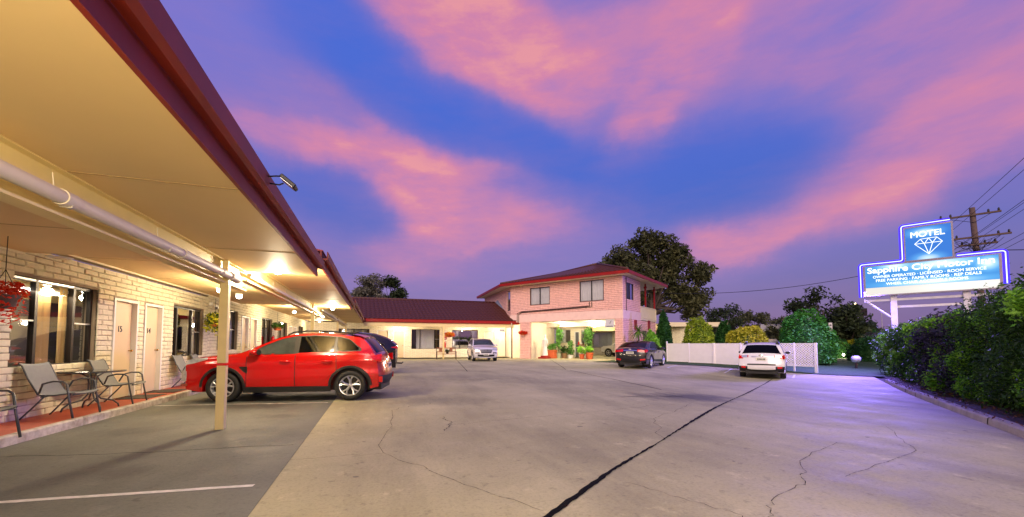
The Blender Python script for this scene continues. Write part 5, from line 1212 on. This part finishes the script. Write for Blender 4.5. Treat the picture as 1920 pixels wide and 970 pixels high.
# hanging baskets
def basket(loc, label, pot, leaf, leaf2, r=.16, spread=(.30, .30, .24), n=900, size=.035, hang=.6, droop=.25, seed=3, ls=.0):
    rg = np.random.default_rng(seed); t = thing('hanging_basket', label, 'hanging plant', loc, 0, 'hanging baskets')
    mb = MB(); mb.lathe([(.001, -.15), (r*.62, -.15), (r*.95, .0), (r, .02), (r*.93, .02), (r*.88, -.01), (.001, -.01)], 18); mb.build('pot', pot, t, smooth=True, auto=40)
    mb = MB()
    for k in range(3): a = k*2.094; mb.tube([(r*.95*math.cos(a), r*.95*math.sin(a), .01), (0, 0, .34)], .004, 4)
    mb.tube([(0, 0, .34), (0, 0, hang)], .005, 4); mb.build('hanger', M['black'], t)
    P = ball(n, spread, rg, .2); P[:, 2] = P[:, 2]*.8+.08; k = rg.random(n) < .35; P[k, 2] -= droop*rg.random(k.sum())*(1+0*P[k, 2])
    P = P[np.hypot(P[:, 0], P[:, 1]) > r*.4]; h = len(P)//2
    vv, nn = leaf_cloud(P[:h], size, rg=rg); leaf_mesh('foliage', vv, nn, leaf, t); vv, nn = leaf_cloud(P[h:], size*.9, rg=rg); leaf_mesh('blossoms', vv, nn, leaf2, t); return t
basket((-4.40, 6.72, 1.84), 'hanging basket of trailing red flowers at the left edge', M['wood'], L_['red'], L_['red'], .14, (.20, .22, .16), 900, .028, .76, .36, 3)
basket((-4.6, 14.2, 1.90), 'hanging terracotta basket of yellow green leaves beside the cream post', M['terrapot'], L_['gold'], L_['hedge2'], .17, (.26, .30, .26), 700, .06, .72, .3, 4)
basket((-4.6, 22.2, 2.06), 'hanging terracotta basket with a green tuft above the red car roof', M['terrapot'], L_['hedge2'], L_['hedge'], .2, (.28, .3, .2), 500, .06, .74, .05, 5)
basket((5.75, 32.9, 1.95), 'hanging basket of orange flowers at the eave of the tiled wing', M['terrapot'], L_['orange'], L_['red'], .22, (.42, .38, .26), 700, .07, .92, .1, 6)
a = hw(-8.62, -.32, 2.12); basket(a, 'hanging basket of red flowers on the pink brick pillar', M['terrapot'], L_['red'], L_['red'], .2, (.42, .3, .2), 500, .07, .5, .05, 7)
# fire extinguishers and red signs
def extinguisher(loc, rz, label):
    t = thing('fire_extinguisher', label, 'fire extinguisher', loc, rz, 'red fire extinguishers')
    mb = MB(); mb.lathe([(.001, 0), (.075, .0), (.08, .02), (.08, .38), (.05, .45), (.025, .47), (.025, .5), (.001, .5)], 16, 'z', (.1, 0, 0)); mb.build('cylinder', M['lampred'], t, smooth=True, auto=45)
    mb = MB(); mb.tube([(.1, 0, .5), (.1, .05, .54), (.14, .12, .5), (.14, .1, .2)], .012, 6); mb.build('hose', M['black'], t); return t
extinguisher((-5.03, 22.9, 1.15), 0, 'red fire extinguisher on the block wall below the green tuft basket')
extinguisher((5.62, 34.57, .95), R(-90), 'red fire extinguisher under a red sign on the tiled wing wall')
for z, lb in ((1.62, 'small red notice above the extinguisher on the tiled wing wall, lower of two'), (1.95, 'small red notice above the extinguisher on the tiled wing wall, upper of two')):
    mb = MB(); mb.rbox(5.5, 5.78, 34.52, 34.545, z, z+.26, .004); o = tag(mb.build('wall_notice', M['redtrim_bright']), lb, 'sign', 'red notices')
    mb = MB(); mb.box(5.55, 5.73, 34.515, 34.519, z+.12, z+.15); mb.box(5.55, 5.70, 34.515, 34.519, z+.06, z+.085); mb.build('marking', M['white'], o)
# bench
t = thing('garden_bench', 'slatted bench with brown panels against the tiled wing wall', 'bench', (5.42, 32.55, .0), 0)
for s_ in (-1, 1):
    mb = MB(); mb.tube([(s_*.78, -.22, 0), (s_*.78, -.2, .42), (s_*.78, -.22, .62), (s_*.78, .12, .62)], .03, 6); mb.tube([(s_*.78, .2, 0), (s_*.78, .16, .45), (s_*.78, .24, .95)], .03, 6); mb.build('bench_end', M['wood'], t)
mb = MB()
for k in range(5): mb.rbox(-.8, .8, -.22+k*.085, -.22+k*.085+.07, .42, .45, .005)
mb.build('seat', M['benchwood'], t)
mb = MB(); mb.rbox(-.8, .8, .19, .22, .56, .63, .005); mb.rbox(-.8, .8, .23, .26, .88, .95, .005); mb.rbox(-.55, -.3, .205, .23, .64, .88, .004); mb.rbox(.3, .55, .205, .23, .64, .88, .004); mb.build('backrest', M['benchwood'], t)
t = thing('flower_pot', 'dark pot plant standing on the bench', 'pot plant', (5.5, 32.5, .452), 0)
mb = MB(); mb.lathe([(.001, 0), (.09, 0), (.14, .2), (.12, .2), (.11, .17), (.001, .17)], 14); mb.build('pot', M['bronze'], t, smooth=True, auto=40)
P = ball(160, (.22, .2, .12)); P[:, 2] += .26; vv, nn = leaf_cloud(P, .05); leaf_mesh('foliage', vv, nn, L_['dark'], t)
# pot plants, statue and cordyline at the portico
def potplant(loc, label, pot_m, pr, ph, spread, hz, n, leaf, size=.07, seed=1, square=False, stem=True):
    rg = np.random.default_rng(seed); t = thing('pot_plant', label, 'pot plant', loc, HR, 'pot plants at the portico')
    mb = MB()
    if square: mb.rbox(-pr, pr, -pr, pr, 0, ph, .03); mb.rbox(-pr-.02, pr+.02, -pr-.02, pr+.02, ph-.1, ph, .02)
    else: mb.lathe([(.001, 0), (pr*.7, 0), (pr, ph), (pr*1.05, ph), (pr*.9, ph-.02), (.001, ph-.04)], 18)
    mb.build('pot', pot_m, t, smooth=not square, auto=40)
    cs = ball(14, np.array(spread)*.78, rg, .3); P = cs[rg.integers(0, 14, n)]+rg.normal(size=(n, 3))*np.array(spread)*.24; P[:, 2] += hz
    if stem:
        mb = MB()
        for k in range(5): mb.tube([(.03*math.cos(k), .03*math.sin(k), ph-.05), tuple(P[k*7]*.6+np.array((0, 0, hz*.3)))], .014, 5)
        mb.build('stems', M['bark'], t)
    vv, nn = leaf_cloud(P, size, rg=rg); leaf_mesh('foliage', vv, nn, leaf, t); return t
M['greenpot'] = mat('pale_green_pot', (150, 160, 130), .6); M['brownpot'] = mat('brown_pot', (120, 92, 60), .6)
for a in ((-7.12, 2.0, 'square terracotta planter with a low green plant beside the statue', M['terrapot'], .30, .72, (.36, .36, .36), .98, 500, 'pot', .08, 1, True),
          (-6.71, 2.4, 'tall leafy plant in a pale green pot left of the office door', M['greenpot'], .26, .5, (.36, .36, 1.0), 1.65, 800, 'pot', .09, 2, False),
          (-6.24, 2.5, 'small brown pot with a trailing plant before the office door', M['brownpot'], .28, .45, (.35, .35, .35), .7, 400, 'hedge2', .08, 3, False),
          (-5.85, 2.9, 'wide pale pot with a bright plant at the office doorstep', M['white'], .28, .3, (.42, .42, .6), .85, 450, 'pot', .09, 4, False),
          (-4.41, 2.2, 'small terracotta pot with a green plant, left of the right pair', M['terrapot'], .24, .4, (.4, .4, .35), .75, 450, 'bright', .08, 5, False),
          (-4.0, 2.6, 'terracotta pot with a tall pale green plant beside the drive', M['terrapot'], .28, .5, (.40, .40, 1.05), 1.65, 900, 'pot', .09, 6, False),
          (-3.65, 2.1, 'terracotta pot with a low green plant at the drive edge', M['terrapot'], .3, .55, (.4, .4, .3), .85, 420, 'bright', .08, 7, False)):
    potplant(hw(a[0], a[1], 0), a[2], a[3], a[4], a[5], a[6], a[7], a[8], L_[a[9]], a[10], a[11], a[12])
t = thing('garden_statue', 'white standing figure statue on a red base at the portico', 'statue', hw(-7.25, 1.0, 0), HR)
mb = MB(); mb.rbox(-.5, .36, -.35, .35, 0, .14, .02); mb.rbox(-.3, .3, -.25, .25, .14, .26, .02); mb.build('plinth', M['redtrim_bright'], t)
mb = MB(); mb.lathe([(.001, .26), (.24, .26), (.22, .5), (.17, .9), (.15, 1.15), (.19, 1.45), (.21, 1.6), (.09, 1.72), (.07, 1.78), (.10, 1.86), (.105, 1.94), (.07, 2.02), (.001, 2.04)], 18)
mb.tube([(.2, 0, 1.58), (.27, -.05, 1.3), (.12, -.2, 1.2)], [.06, .05, .035], 8); mb.tube([(-.2, 0, 1.58), (-.26, -.04, 1.28), (-.22, -.1, 1.0)], [.06, .05, .035], 8); mb.build('figure', M['white'], t, smooth=True, auto=50)
# letter shelf by the office door
t = thing('wall_shelf', 'small brown shelf with bottles beside the office door', 'shelf', hw(-5.4, 4.12, 1.15), HR)
mb = MB(); mb.rbox(-.4, .4, -.22, .06, 0, .05, .008); mb.build('board', M['benchwood'], t)
mb = MB(); mb.tube([(-.3, .04, -.2), (-.3, -.15, 0)], .015, 5); mb.tube([(.3, .04, -.2), (.3, -.15, 0)], .015, 5); mb.build('bracket', M['black'], t)
for k, (x, mm) in enumerate(((-.25, 'lampred'), (0, 'white'), (.2, 'wood'))):
    mb = MB(); mb.lathe([(.001, 0), (.06, 0), (.06, .16), (.025, .22), (.025, .28), (.001, .28)], 10); o = mb.build('bottle', M[mm], smooth=True, auto=40); o.location = hw(-5.4+x, 4.04, 1.201)
    tag(o, ['red bottle on the shelf by the office door', 'white bottle on the shelf by the office door', 'dark bottle on the shelf by the office door'][k], 'bottle')
def cordyline(loc, label, h, n, ll, seed, trunk=True):
    rg = np.random.default_rng(seed); t = thing('cordyline_palm', label, 'plant', loc, 0)
    mb = MB(); mb.tube([(0, 0, -.1), (.05, 0, h*.5), (0, .05, h)], [.09, .07, .06], 8); mb.build('trunk', M['bark'], t, smooth=True)
    mb = MB()
    for k in range(n):
        a = rg.random()*6.28; e = R(80-125*rg.random()**.8); q = ll*(.7+.4*rg.random()); d = Vector((math.cos(a)*math.cos(e), math.sin(a)*math.cos(e), math.sin(e))); sd = Vector((-math.sin(a), math.cos(a), 0)); rows = []
        for j in range(5): u = j/4; p = Vector((0, 0, h))+d*q*u+Vector((0, 0, -.45*q*u*u)); wv = .028*(1-u)**.6+.003; rows.append([tuple(p-sd*wv), tuple(p+sd*wv)])
        mb.grid(rows)
    mb.build('leaves', L_['cord'], t); return t
cordyline(at_px(1197, 27.2), 'spiky cordyline palm behind the sedan at the house corner', 2.15, 110, .95, 1)
x, y, _ = at_px(1221, 27.8); dome('garden_shrub', 'bright green leafy bush between the cordyline and the cypress', 'shrub', (x, y, 0), .75, 2.4, L_['bright'], 2600, .1, 20, None, 1.8, seed=77)
t = thing('wheelie_bin', 'dark bin at the house corner behind the sedan', 'bin', at_px(1186, 27.3), R(20))
mb = MB(); mb.prism([(-.27, -.3), (.27, -.3), (.27, .3), (-.27, .3)], 0, 1.0); mb.build('body', M['black'], t)
mb = MB(); mb.rbox(-.3, .3, -.34, .33, 1.0, 1.07, .02); mb.build('lid', M['clad'], t)

# ================================================================ white fence
f0, f1 = Vector((19.06, 22.7, 0)), Vector((21.4, 14.4, 0)); fd = (f1-f0); fl = fd.length; fd.normalize(); fz = lambda q: G(*(f0+fd*q)[:2])
t = thing('white_fence', 'white screen fence with solid panels and a lattice end panel', 'fence', tuple(f0), math.atan2(fd.y, fd.x))
q = [0, 1.62, 3.30, 4.9, 6.35, 7.65, fl]
for i in range(6):
    a, b = q[i]+.05, q[i+1]-.05; zb_ = [.05, .03, .0, 0., .06, .06][i]; zt = 1.27
    if i < 4:
        mb = MB(); mb.box(a, b, -.012, .012, zb_+.04, zt-.03); mb.build('panel', M['fence'], t)
    else:
        mb = MB(); H_ = zt-.06-zb_; Wd = b-a; n = int((Wd+H_)/.12)
        for sgn, yo in ((1, -.012), (-1, .004)):
            for k in range(1, n):
                s0 = k*(Wd+H_)/n; p0 = (min(s0, Wd), max(0, s0-Wd)); p1 = (max(0, s0-H_), min(s0, H_))
                if math.dist(p0, p1) < .03: continue
                P0, P1 = [(a+(x if sgn > 0 else Wd-x), zb_+.03+z) for x, z in (p0, p1)]; d = Vector((P1[0]-P0[0], P1[1]-P0[1])).normalized()*.026; nx, nz = -d.y, d.x
                mb.add([(P0[0]+nx, yo, P0[1]+nz), (P0[0]-nx, yo, P0[1]-nz), (P1[0]-nx, yo, P1[1]-nz), (P1[0]+nx, yo, P1[1]+nz), (P0[0]+nx, yo+.008, P0[1]+nz), (P0[0]-nx, yo+.008, P0[1]-nz), (P1[0]-nx, yo+.008, P1[1]-nz), (P1[0]+nx, yo+.008, P1[1]+nz)], [(0, 1, 2, 3), (7, 6, 5, 4), (0, 4, 5, 1), (2, 6, 7, 3)])
        mb.build('lattice_panel', M['fence'], t)
    mb = MB(); mb.rbox(a, b, -.022, .022, zt-.035, zt+.012, .006); mb.rbox(a, b, -.022, .022, zb_, zb_+.045, .006); mb.build('rail', M['fence'], t)
for i, v in enumerate(q):
    w_ = .06 if i in (2, 6) else .036; mb = MB(); mb.rbox(v-w_, v+w_, -w_, w_, fz(v)-.05, 1.30 if i else 1.42, .008); mb.build('post', M['fence'], t)
mb = MB(); mb.rbox(-.06, .06, -.35, .35, 0, .9, .1)
# ================================================================ things beyond the fence
x, y, _ = at_px(1447, 29); t = thing('evaporative_cooler', 'cream louvred cooler box on a stand behind the white wagon', 'cooler', (x, y, -.2), R(35))
mb = MB(); mb.rbox(-.36, .36, -.36, .36, 1.35, 1.72, .05); mb.build('housing', M['cream'], t)
mb = MB(); mb.rbox(-.30, .30, -.30, .30, 1.72, 1.80, .05); mb.build('lid', M['cream'], t)
mb = MB()
for k in range(7): mb.rbox(-.31, .31, -.375, -.355, 1.40+k*.04, 1.425+k*.04, .004); mb.rbox(-.375, -.355, -.31, .31, 1.40+k*.04, 1.425+k*.04, .004)
mb.build('louvres', M['white'], t)
mb = MB()
for sx in (-.3, .3):
    for sy in (-.3, .3): mb.box(sx-.03, sx+.03, sy-.03, sy+.03, 0, 1.36)
mb.build('stand', M['silver'], t)
x, y, _ = at_px(1450, 52); t = thing('parked_truck', 'white box truck with a blue tray parked beyond the fence', 'truck', (x, y, -.2), R(20))
mb = MB(); mb.rbox(-.85, .85, -1.2, 1.2, 2.3, 4.0, .05); mb.build('cargo_box', M['white'], t)
M['bluepaint'] = mat('faded_blue_paint', (60, 70, 150), .4)
mb = MB(); mb.rbox(-1.0, 1.0, -1.3, 1.3, 1.2, 2.28, .06); mb.build('tray', M['bluepaint'], t)
for sx in (-.75, .75):
    for sy in (-.8, .8): mb = MB(); mb.lathe([(.2, -.15), (.45, -.15), (.5, -.1), (.5, .1), (.45, .15), (.2, .15)], 20, 'x', (sx, sy, .5)); mb.build('wheel', M['rubber'], t, smooth=True, auto=40)
mb = MB(); mb.box(-.7, .7, -1.2, 1.2, .7, 1.2); mb.build('chassis', M['black'], t)
# neighbour's flat-roofed carport
x, y, _ = at_px(1262, 40); t = thing('neighbour_carport', 'flat roofed cream carport seen beside the cypress', 'carport', (x, y, 0), R(-20))
mb = MB(); mb.box(-.6, 5.5, 0, 5, 3.0, 3.42); mb.build('roof', M['cream'], t)
mb = MB(); mb.box(-.5, 5.4, 4.6, 4.9, 0, 3.0); mb.build('rear_wall', M['dark'], t)
for sx in (-.4, 5.3): mb = MB(); mb.box(sx-.05, sx+.05, .2, .3, 0, 3.0); mb.build('post', M['wood'], t)
x, y, _ = at_px(1557, 31); t = thing('sign_post', 'thin post carrying a small white sign beside the tall dome shrub', 'sign', (x, y, -.25), R(-30))
mb = MB(); mb.tube([(0, 0, 0), (0, 0, 3.1)], .03, 8); mb.build('post', M['silver'], t)
mb = MB(); mb.rbox(-.13, .13, -.05, -.03, 2.45, 3.15, .01); o = mb.build('sign_panel', M['white'], t)
mb = MB(); mb.box(-.07, .07, -.055, -.051, 2.9, 3.0); mb.build('marking', M['ink'], o)
x, y, _ = at_px(1580, 34); t = thing('garden_lamp', 'small warm garden light glowing on the yellow bush beyond the lawn', 'lamp', (x, y, -.27), 0)
mb = MB(); mb.tube([(0, 0, 0), (0, 0, .5)], .025, 8); mb.build('post', M['black'], t)
mb = MB(); mb.lathe([(.03, .5), (.07, .54), (.07, .66), (.03, .70), (.001, .71)], 12); mb.build('lens', M['bulb'], t, smooth=True)
lamp('garden_light', 'POINT', (0, 0, .95), 160, WARM, t, .1)
# mailbox
x, y, _ = at_px(1603, 23.4); t = thing('mailbox', 'rounded white mailbox on a dark post beside the lawn', 'mailbox', (x, y, -.28), R(-28))
mb = MB(); mb.rbox(-.045, .045, -.045, .045, 0, .46, .006); mb.build('post', M['wood'], t)
mb = MB(); mb.lathe([(.001, -.19), (.15, -.18), (.19, -.13), (.195, .12), (.15, .17), (.001, .18)], 20, 'x', (0, 0, .64)); mb.build('box', M['white'], t, smooth=True, auto=50)
mb = MB(); mb.lathe([(.001, 0), (.12, 0), (.13, .03), (.001, .035)], 16, 'x', (.18, 0, .64)); mb.build('lid', M['bluepaint'], t)

# ================================================================ motel sign
so_ = Vector((26.16, 14.76, 0)); sdv = Vector((.469, -.883, 0)); SR = math.atan2(sdv.y, sdv.x)
sg = thing('motel_sign', 'lit blue motel roadside sign with a diamond and blue neon outline', 'sign', (so_.x, so_.y, -.3), SR); Z0 = .3
M['signframe'] = mat('sign_cabinet_metal', (150, 140, 150), .45, metal=.4); M['steelwhite'] = mat('white_steel', (220, 214, 220), .45)
def backlit(name, stops, s, hot):
    """a translucent sign face lit by tubes behind it: brighter where the tubes sit"""
    m = bpy.data.materials.new(name); m.use_nodes = True; t = m.node_tree; t.nodes.clear(); N = t.nodes.new; Lk = t.links.new
    o = N('ShaderNodeOutputMaterial'); e = N('ShaderNodeEmission'); tcn = N('ShaderNodeTexCoord'); acc = None
    for (hx, hz, rx, rz) in hot:
        mp = N('ShaderNodeMapping'); mp.vector_type = 'TEXTURE'; mp.inputs['Location'].default_value = (hx, 0, hz); mp.inputs['Scale'].default_value = (rx, 9, rz); Lk(tcn.outputs['Object'], mp.inputs[0])
        ln = N('ShaderNodeVectorMath'); ln.operation = 'LENGTH'; Lk(mp.outputs[0], ln.inputs[0]); mr = N('ShaderNodeMapRange'); mr.interpolation_type = 'SMOOTHSTEP'; Lk(ln.outputs['Value'], mr.inputs[0])
        for k, v in (('From Min', 1.), ('From Max', 0.), ('To Min', 0.), ('To Max', 1.)): mr.inputs[k].default_value = v
        if acc is None: acc = mr.outputs[0]
        else: mx = N('ShaderNodeMath'); mx.operation = 'MAXIMUM'; Lk(acc, mx.inputs[0]); Lk(mr.outputs[0], mx.inputs[1]); acc = mx.outputs[0]
    r = N('ShaderNodeValToRGB'); Lk(acc, r.inputs[0]); cr = r.color_ramp
    while len(cr.elements) < len(stops): cr.elements.new(.5)
    for el_, (p, c_) in zip(cr.elements, stops): el_.position = p; el_.color = (*lin(c_), 1)
    Lk(r.outputs[0], e.inputs[0]); e.inputs[1].default_value = s; Lk(e.outputs[0], o.inputs[0]); return m
M['face'] = backlit('blue_sign_face', [(0, (74, 144, 216)), (.35, (96, 170, 232)), (.75, (166, 216, 250)), (1, (232, 246, 255))], 1.15, [(2.9, 5.42+Z0, 2.2, .55), (1.2, 5.5+Z0, 1.2, .35), (2.6, 4.5+Z0, 3.2, .35), (4.5, 5.2+Z0, .7, .6)])
M['face2'] = backlit('blue_sign_face_top', [(0, (64, 124, 212)), (.5, (96, 166, 234)), (1, (204, 234, 255))], 1.1, [(2.4, 7.15+Z0, 1.0, .4), (2.5, 5.75+Z0, .9, .45)])
M['facewhite'] = backlit('white_sign_face', [(0, (228, 222, 214)), (1, (255, 252, 246))], 1.15, [(3.6, 4.2+Z0, 2.5, .4)])
M['letters'] = emit_mat('lit_letters', (244, 250, 255), 1.7); M['neon'] = emit_mat('blue_neon', (140, 150, 255), 5)
mb = MB(); mb.box(-.08, 4.92, .0, .5, 3.93+Z0, 5.62+Z0); mb.box(1.62, 3.40, .02, .48, 5.622+Z0, 7.5+Z0); mb.build('cabinet', M['signframe'], sg)
mb = MB(); 
for (a, b, c_, d) in ((-.1, 4.94, 3.9, 3.97), (-.1, 4.94, 5.58, 5.64), (-.1, -.0, 3.97, 5.58), (4.84, 4.94, 3.97, 5.58), (1.6, 3.42, 5.65, 5.70), (1.6, 3.42, 7.44, 7.52), (1.6, 1.67, 5.70, 7.44), (3.35, 3.42, 5.70, 7.44)): mb.box(a, b, -.05, .0, c_+Z0, d+Z0)
mb.build('cabinet_frame', M['signframe'], sg)
mb = MB(); mb.box(0, 4.84, -.022, -.002, 4.38+Z0, 5.58+Z0); lowf = mb.build('face_panel', M['face'], sg)
mb = MB(); mb.box(0, 4.84, -.022, -.002, 3.97+Z0, 4.376+Z0); mb.build('face_panel', M['facewhite'], sg)
mb = MB(); mb.box(1.67, 3.35, -.022, -.002, 5.70+Z0, 7.44+Z0); topf = mb.build('face_panel', M['face2'], sg)
RX = (R(90), 0, 0)
def slab_text(s, parent, x, z, w, h):
    """serif lettering: heavy letters with small slab feet"""
    return text(s, M['letters'], parent, (x, -.027, z), RX, w, h, 'lettering', .022)
slab_text('Sapphire City Motor Inn', lowf, .10, 5.09+Z0, 4.62, .42)
for s_, x, z, w in (('OWNER OPERATED \u00b7 LICENSED \u00b7 ROOM SERVICE', .32, 4.90, 4.12), ('FREE PARKING \u00b7 FAMILY ROOMS \u00b7 REP DEALS', .44, 4.69, 3.84), ('WHEEL CHAIR ACCESSIBLE ROOMS', .84, 4.48, 3.0)):
    text(s_, M['letters'], lowf, (x, -.027, z+Z0), RX, w, .145, 'lettering', .014)
text('MOTEL', M['letters'], topf, (1.88, -.027, 6.90+Z0), RX, 1.25, .31, 'lettering', .02)
dm = MB(); DP = {'a': (2.02, 6.55), 'b': (2.24, 6.78), 'c': (2.54, 6.80), 'd': (2.84, 6.80), 'e': (3.03, 6.55), 'f': (2.38, 6.52), 'g': (2.68, 6.54), 'h': (2.53, 5.96)}
for pr in ('ab', 'bc', 'cd', 'de', 'ea', 'ah', 'eh', 'fh', 'gh', 'bf', 'fc', 'cg', 'gd'): dm.tube([(DP[k][0], -.03, DP[k][1]+Z0) for k in pr], .013, 5)
dm.build('diamond_emblem', M['letters'], topf)
def rounded(pts, r=.12, n=5):
    out = [pts[0]]
    for a, b, c_ in zip(pts[:-2], pts[1:-1], pts[2:]):
        a, b, c_ = map(Vector, (a, b, c_)); p, q_ = b+(a-b).normalized()*r, b+(c_-b).normalized()*r
        for k in range(n+1): u = k/n; out.append(tuple((1-u)**2*p+2*u*(1-u)*b+u*u*q_))
    return out+[pts[-1]]
M['neonhalo'] = emit_mat('blue_neon_halo', (66, 46, 255), 2.1)  # glowing sheath added to imitate the blue halo around the neon
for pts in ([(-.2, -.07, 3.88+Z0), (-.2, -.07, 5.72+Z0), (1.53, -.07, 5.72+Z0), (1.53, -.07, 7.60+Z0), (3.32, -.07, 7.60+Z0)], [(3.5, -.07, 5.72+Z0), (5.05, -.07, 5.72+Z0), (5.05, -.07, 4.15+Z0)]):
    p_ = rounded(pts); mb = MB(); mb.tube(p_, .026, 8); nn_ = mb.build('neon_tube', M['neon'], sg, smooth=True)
    mb = MB(); q_ = [(x, y+.09, z) for x, y, z in p_]; mb.tube(q_, .11, 10); mb.xf(Matrix.Diagonal((1, 1, 1, 1))); mb.build('neon_halo', M['neonhalo'], nn_, smooth=True)
for x in (1.12, 3.78): mb = MB(); mb.rbox(x-.13, x+.13, .12, .38, 0, 3.93+Z0, .01); mb.build('post', M['steelwhite'], sg)
mb = MB(); mb.box(-.1, 4.9, .2, .3, 3.62+Z0, 3.74+Z0); mb.box(1.25, 3.65, .2, .3, 3.22+Z0, 3.34+Z0); mb.tube([(-.1, .25, 3.75+Z0), (1.0, .25, 2.7+Z0)], .06, 6); mb.build('brace', M['steelwhite'], sg)
# the neon and the lit faces light the ground before them
lamp('neon_light', 'AREA', (-.3, -.35, 4.6+Z0), 2600, (.26, .17, 1.0), sg, 1.6, (R(-50), 0, R(-10)))
lamp('face_light', 'AREA', (2.4, -.3, 4.6+Z0), 150, (.62, .78, 1.0), sg, 2.4, (R(-70), 0, 0))

# ================================================================ utility pole and cables
px_, py_, _ = at_px(1836, 29); t = thing('utility_pole', 'wooden power pole with three crossarms behind the motel sign', 'power pole', (px_, py_, -.3), R(-62))
mb = MB(); mb.tube([(.35, 0, 0), (0, 0, 11.6)], [.2, .155], 12); mb.build('pole', M['wood'], t, smooth=True)
for z, a, b, tl in ((10.95, -1.75, 1.35, .0), (9.3, -1.5, 1.75, .0), (8.75, -.75, 1.1, 0.)):
    mb = MB(); mb.rbox(a, b, -.24, -.13, z, z+.13, .01); ar_ = mb.build('crossarm', M['wood'], t)
    for x in (a+.15, a+.65, b-.6, b-.12): mb = MB(); mb.lathe([(.001, 0), (.05, 0), (.07, .06), (.05, .1), (.065, .15), (.02, .22), (.001, .22)], 8, 'z', (x, -.18, z+.13)); mb.build('insulator', M['clad'], ar_, smooth=True)
    for x in (a+.5, b-.5): mb = MB(); mb.tube([(x, -.2, z), (.05, -.16, z-.5)], .018, 5); mb.build('strut', M['clad'], ar_)
mb = MB(); rg_ = random.Random(3)
for k in range(9):
    a, b = rg_.uniform(-1.3, -.2), rg_.uniform(.2, 1.5); z = rg_.uniform(8.7, 9.3); mb.tube([(a+(b-a)*u/8, -.22-.15*math.sin(u), z-.8*math.sin(math.pi*u/8)*rg_.uniform(.5, 1)) for u in range(9)], .014, 4)
mb.build('jumper_cable', M['wire'], t)
PM = WM[t.name]; al = KD
def cable(a, b, sag, label, r=.016):
    a, b = Vector(a), Vector(b); mb = MB(); mb.tube([tuple(a.lerp(b, i/24)-Vector((0, 0, sag*4*(i/24)*(1-i/24)))) for i in range(25)], r, 4); return tag(mb.build('power_cable', M['wire']), label, 'cable', 'overhead power cables')
for x, z, lb in ((-1.6, 11.18, 'overhead cable from the top crossarm, leftmost'), (-1.1, 11.18, 'overhead cable from the top crossarm, second'), (.75, 11.18, 'overhead cable from the top crossarm, third'), (1.23, 11.18, 'overhead cable from the top crossarm, rightmost'), (-1.35, 9.5, 'overhead cable from the middle crossarm, leftmost'), (1.5, 9.5, 'overhead cable from the middle crossarm, rightmost'), (.9, 9.5, 'overhead cable from the middle crossarm, inner right')):
    p = PM @ Vector((x, -.18, z)); cable(p-al*46, p+al*55+Vector((0, 0, -.6)), .9, lb)
cable(PM @ Vector((.0, -.2, 8.4)), PM @ Vector((14, 6, 8.2)), .25, 'service cable running right from the pole', .03)
cable(PM @ Vector((-.1, -.2, 8.6)), tuple(HM @ Vector((-1, 8, 5.9))), 1.2, 'service cable sagging from the pole to the house eave', .02)
# street lamps far down the street, and a dark sign beside them
for (px, Z, h, lb) in ((1605, 92, 10.8, 'lit street lamp far down the street, left of two'), (1655, 104, 10.0, 'lit street lamp far down the street behind the sign post')):
    x, y, _ = at_px(px, Z); t = thing('street_lamp', lb, 'street lamp', (x, y, -.3), R(-60), 'lit street lamps')
    mb = MB(); mb.tube([(0, 1.6, 0), (0, 1.6, h-.2), (0, 1.2, h+.1), (0, 0, h+.25)], [.11, .07, .06, .05], 8); mb.build('post', M['silver'], t)
    mb = MB(); mb.rbox(-.2, .2, -.5, .2, h+.16, h+.34, .05); mb.build('lamp_head', M['silver'], t)
    mb = MB(); mb.lathe([(.3, .0), (.26, -.12), (.001, -.2)], 12, 'z', (0, -.15, h+.15)); mb.build('lens', emit_mat('street_light_lens', (255, 226, 170), 14) if 'street_light_lens' not in bpy.data.materials else bpy.data.materials['street_light_lens'], t, smooth=True)
x, y, _ = at_px(1620, 62); t = thing('traffic_sign', 'dark square street sign under the left end of the motel sign', 'sign', (x, y, -.3), R(-25))
mb = MB(); mb.tube([(0, 0, 0), (0, 0, 7.4)], .06, 8); mb.build('post', M['wood'], t)
mb = MB(); mb.rbox(-.55, .55, -.1, -.05, 5.9, 7.1, .03); mb.build('sign_panel', M['bronze'], t)
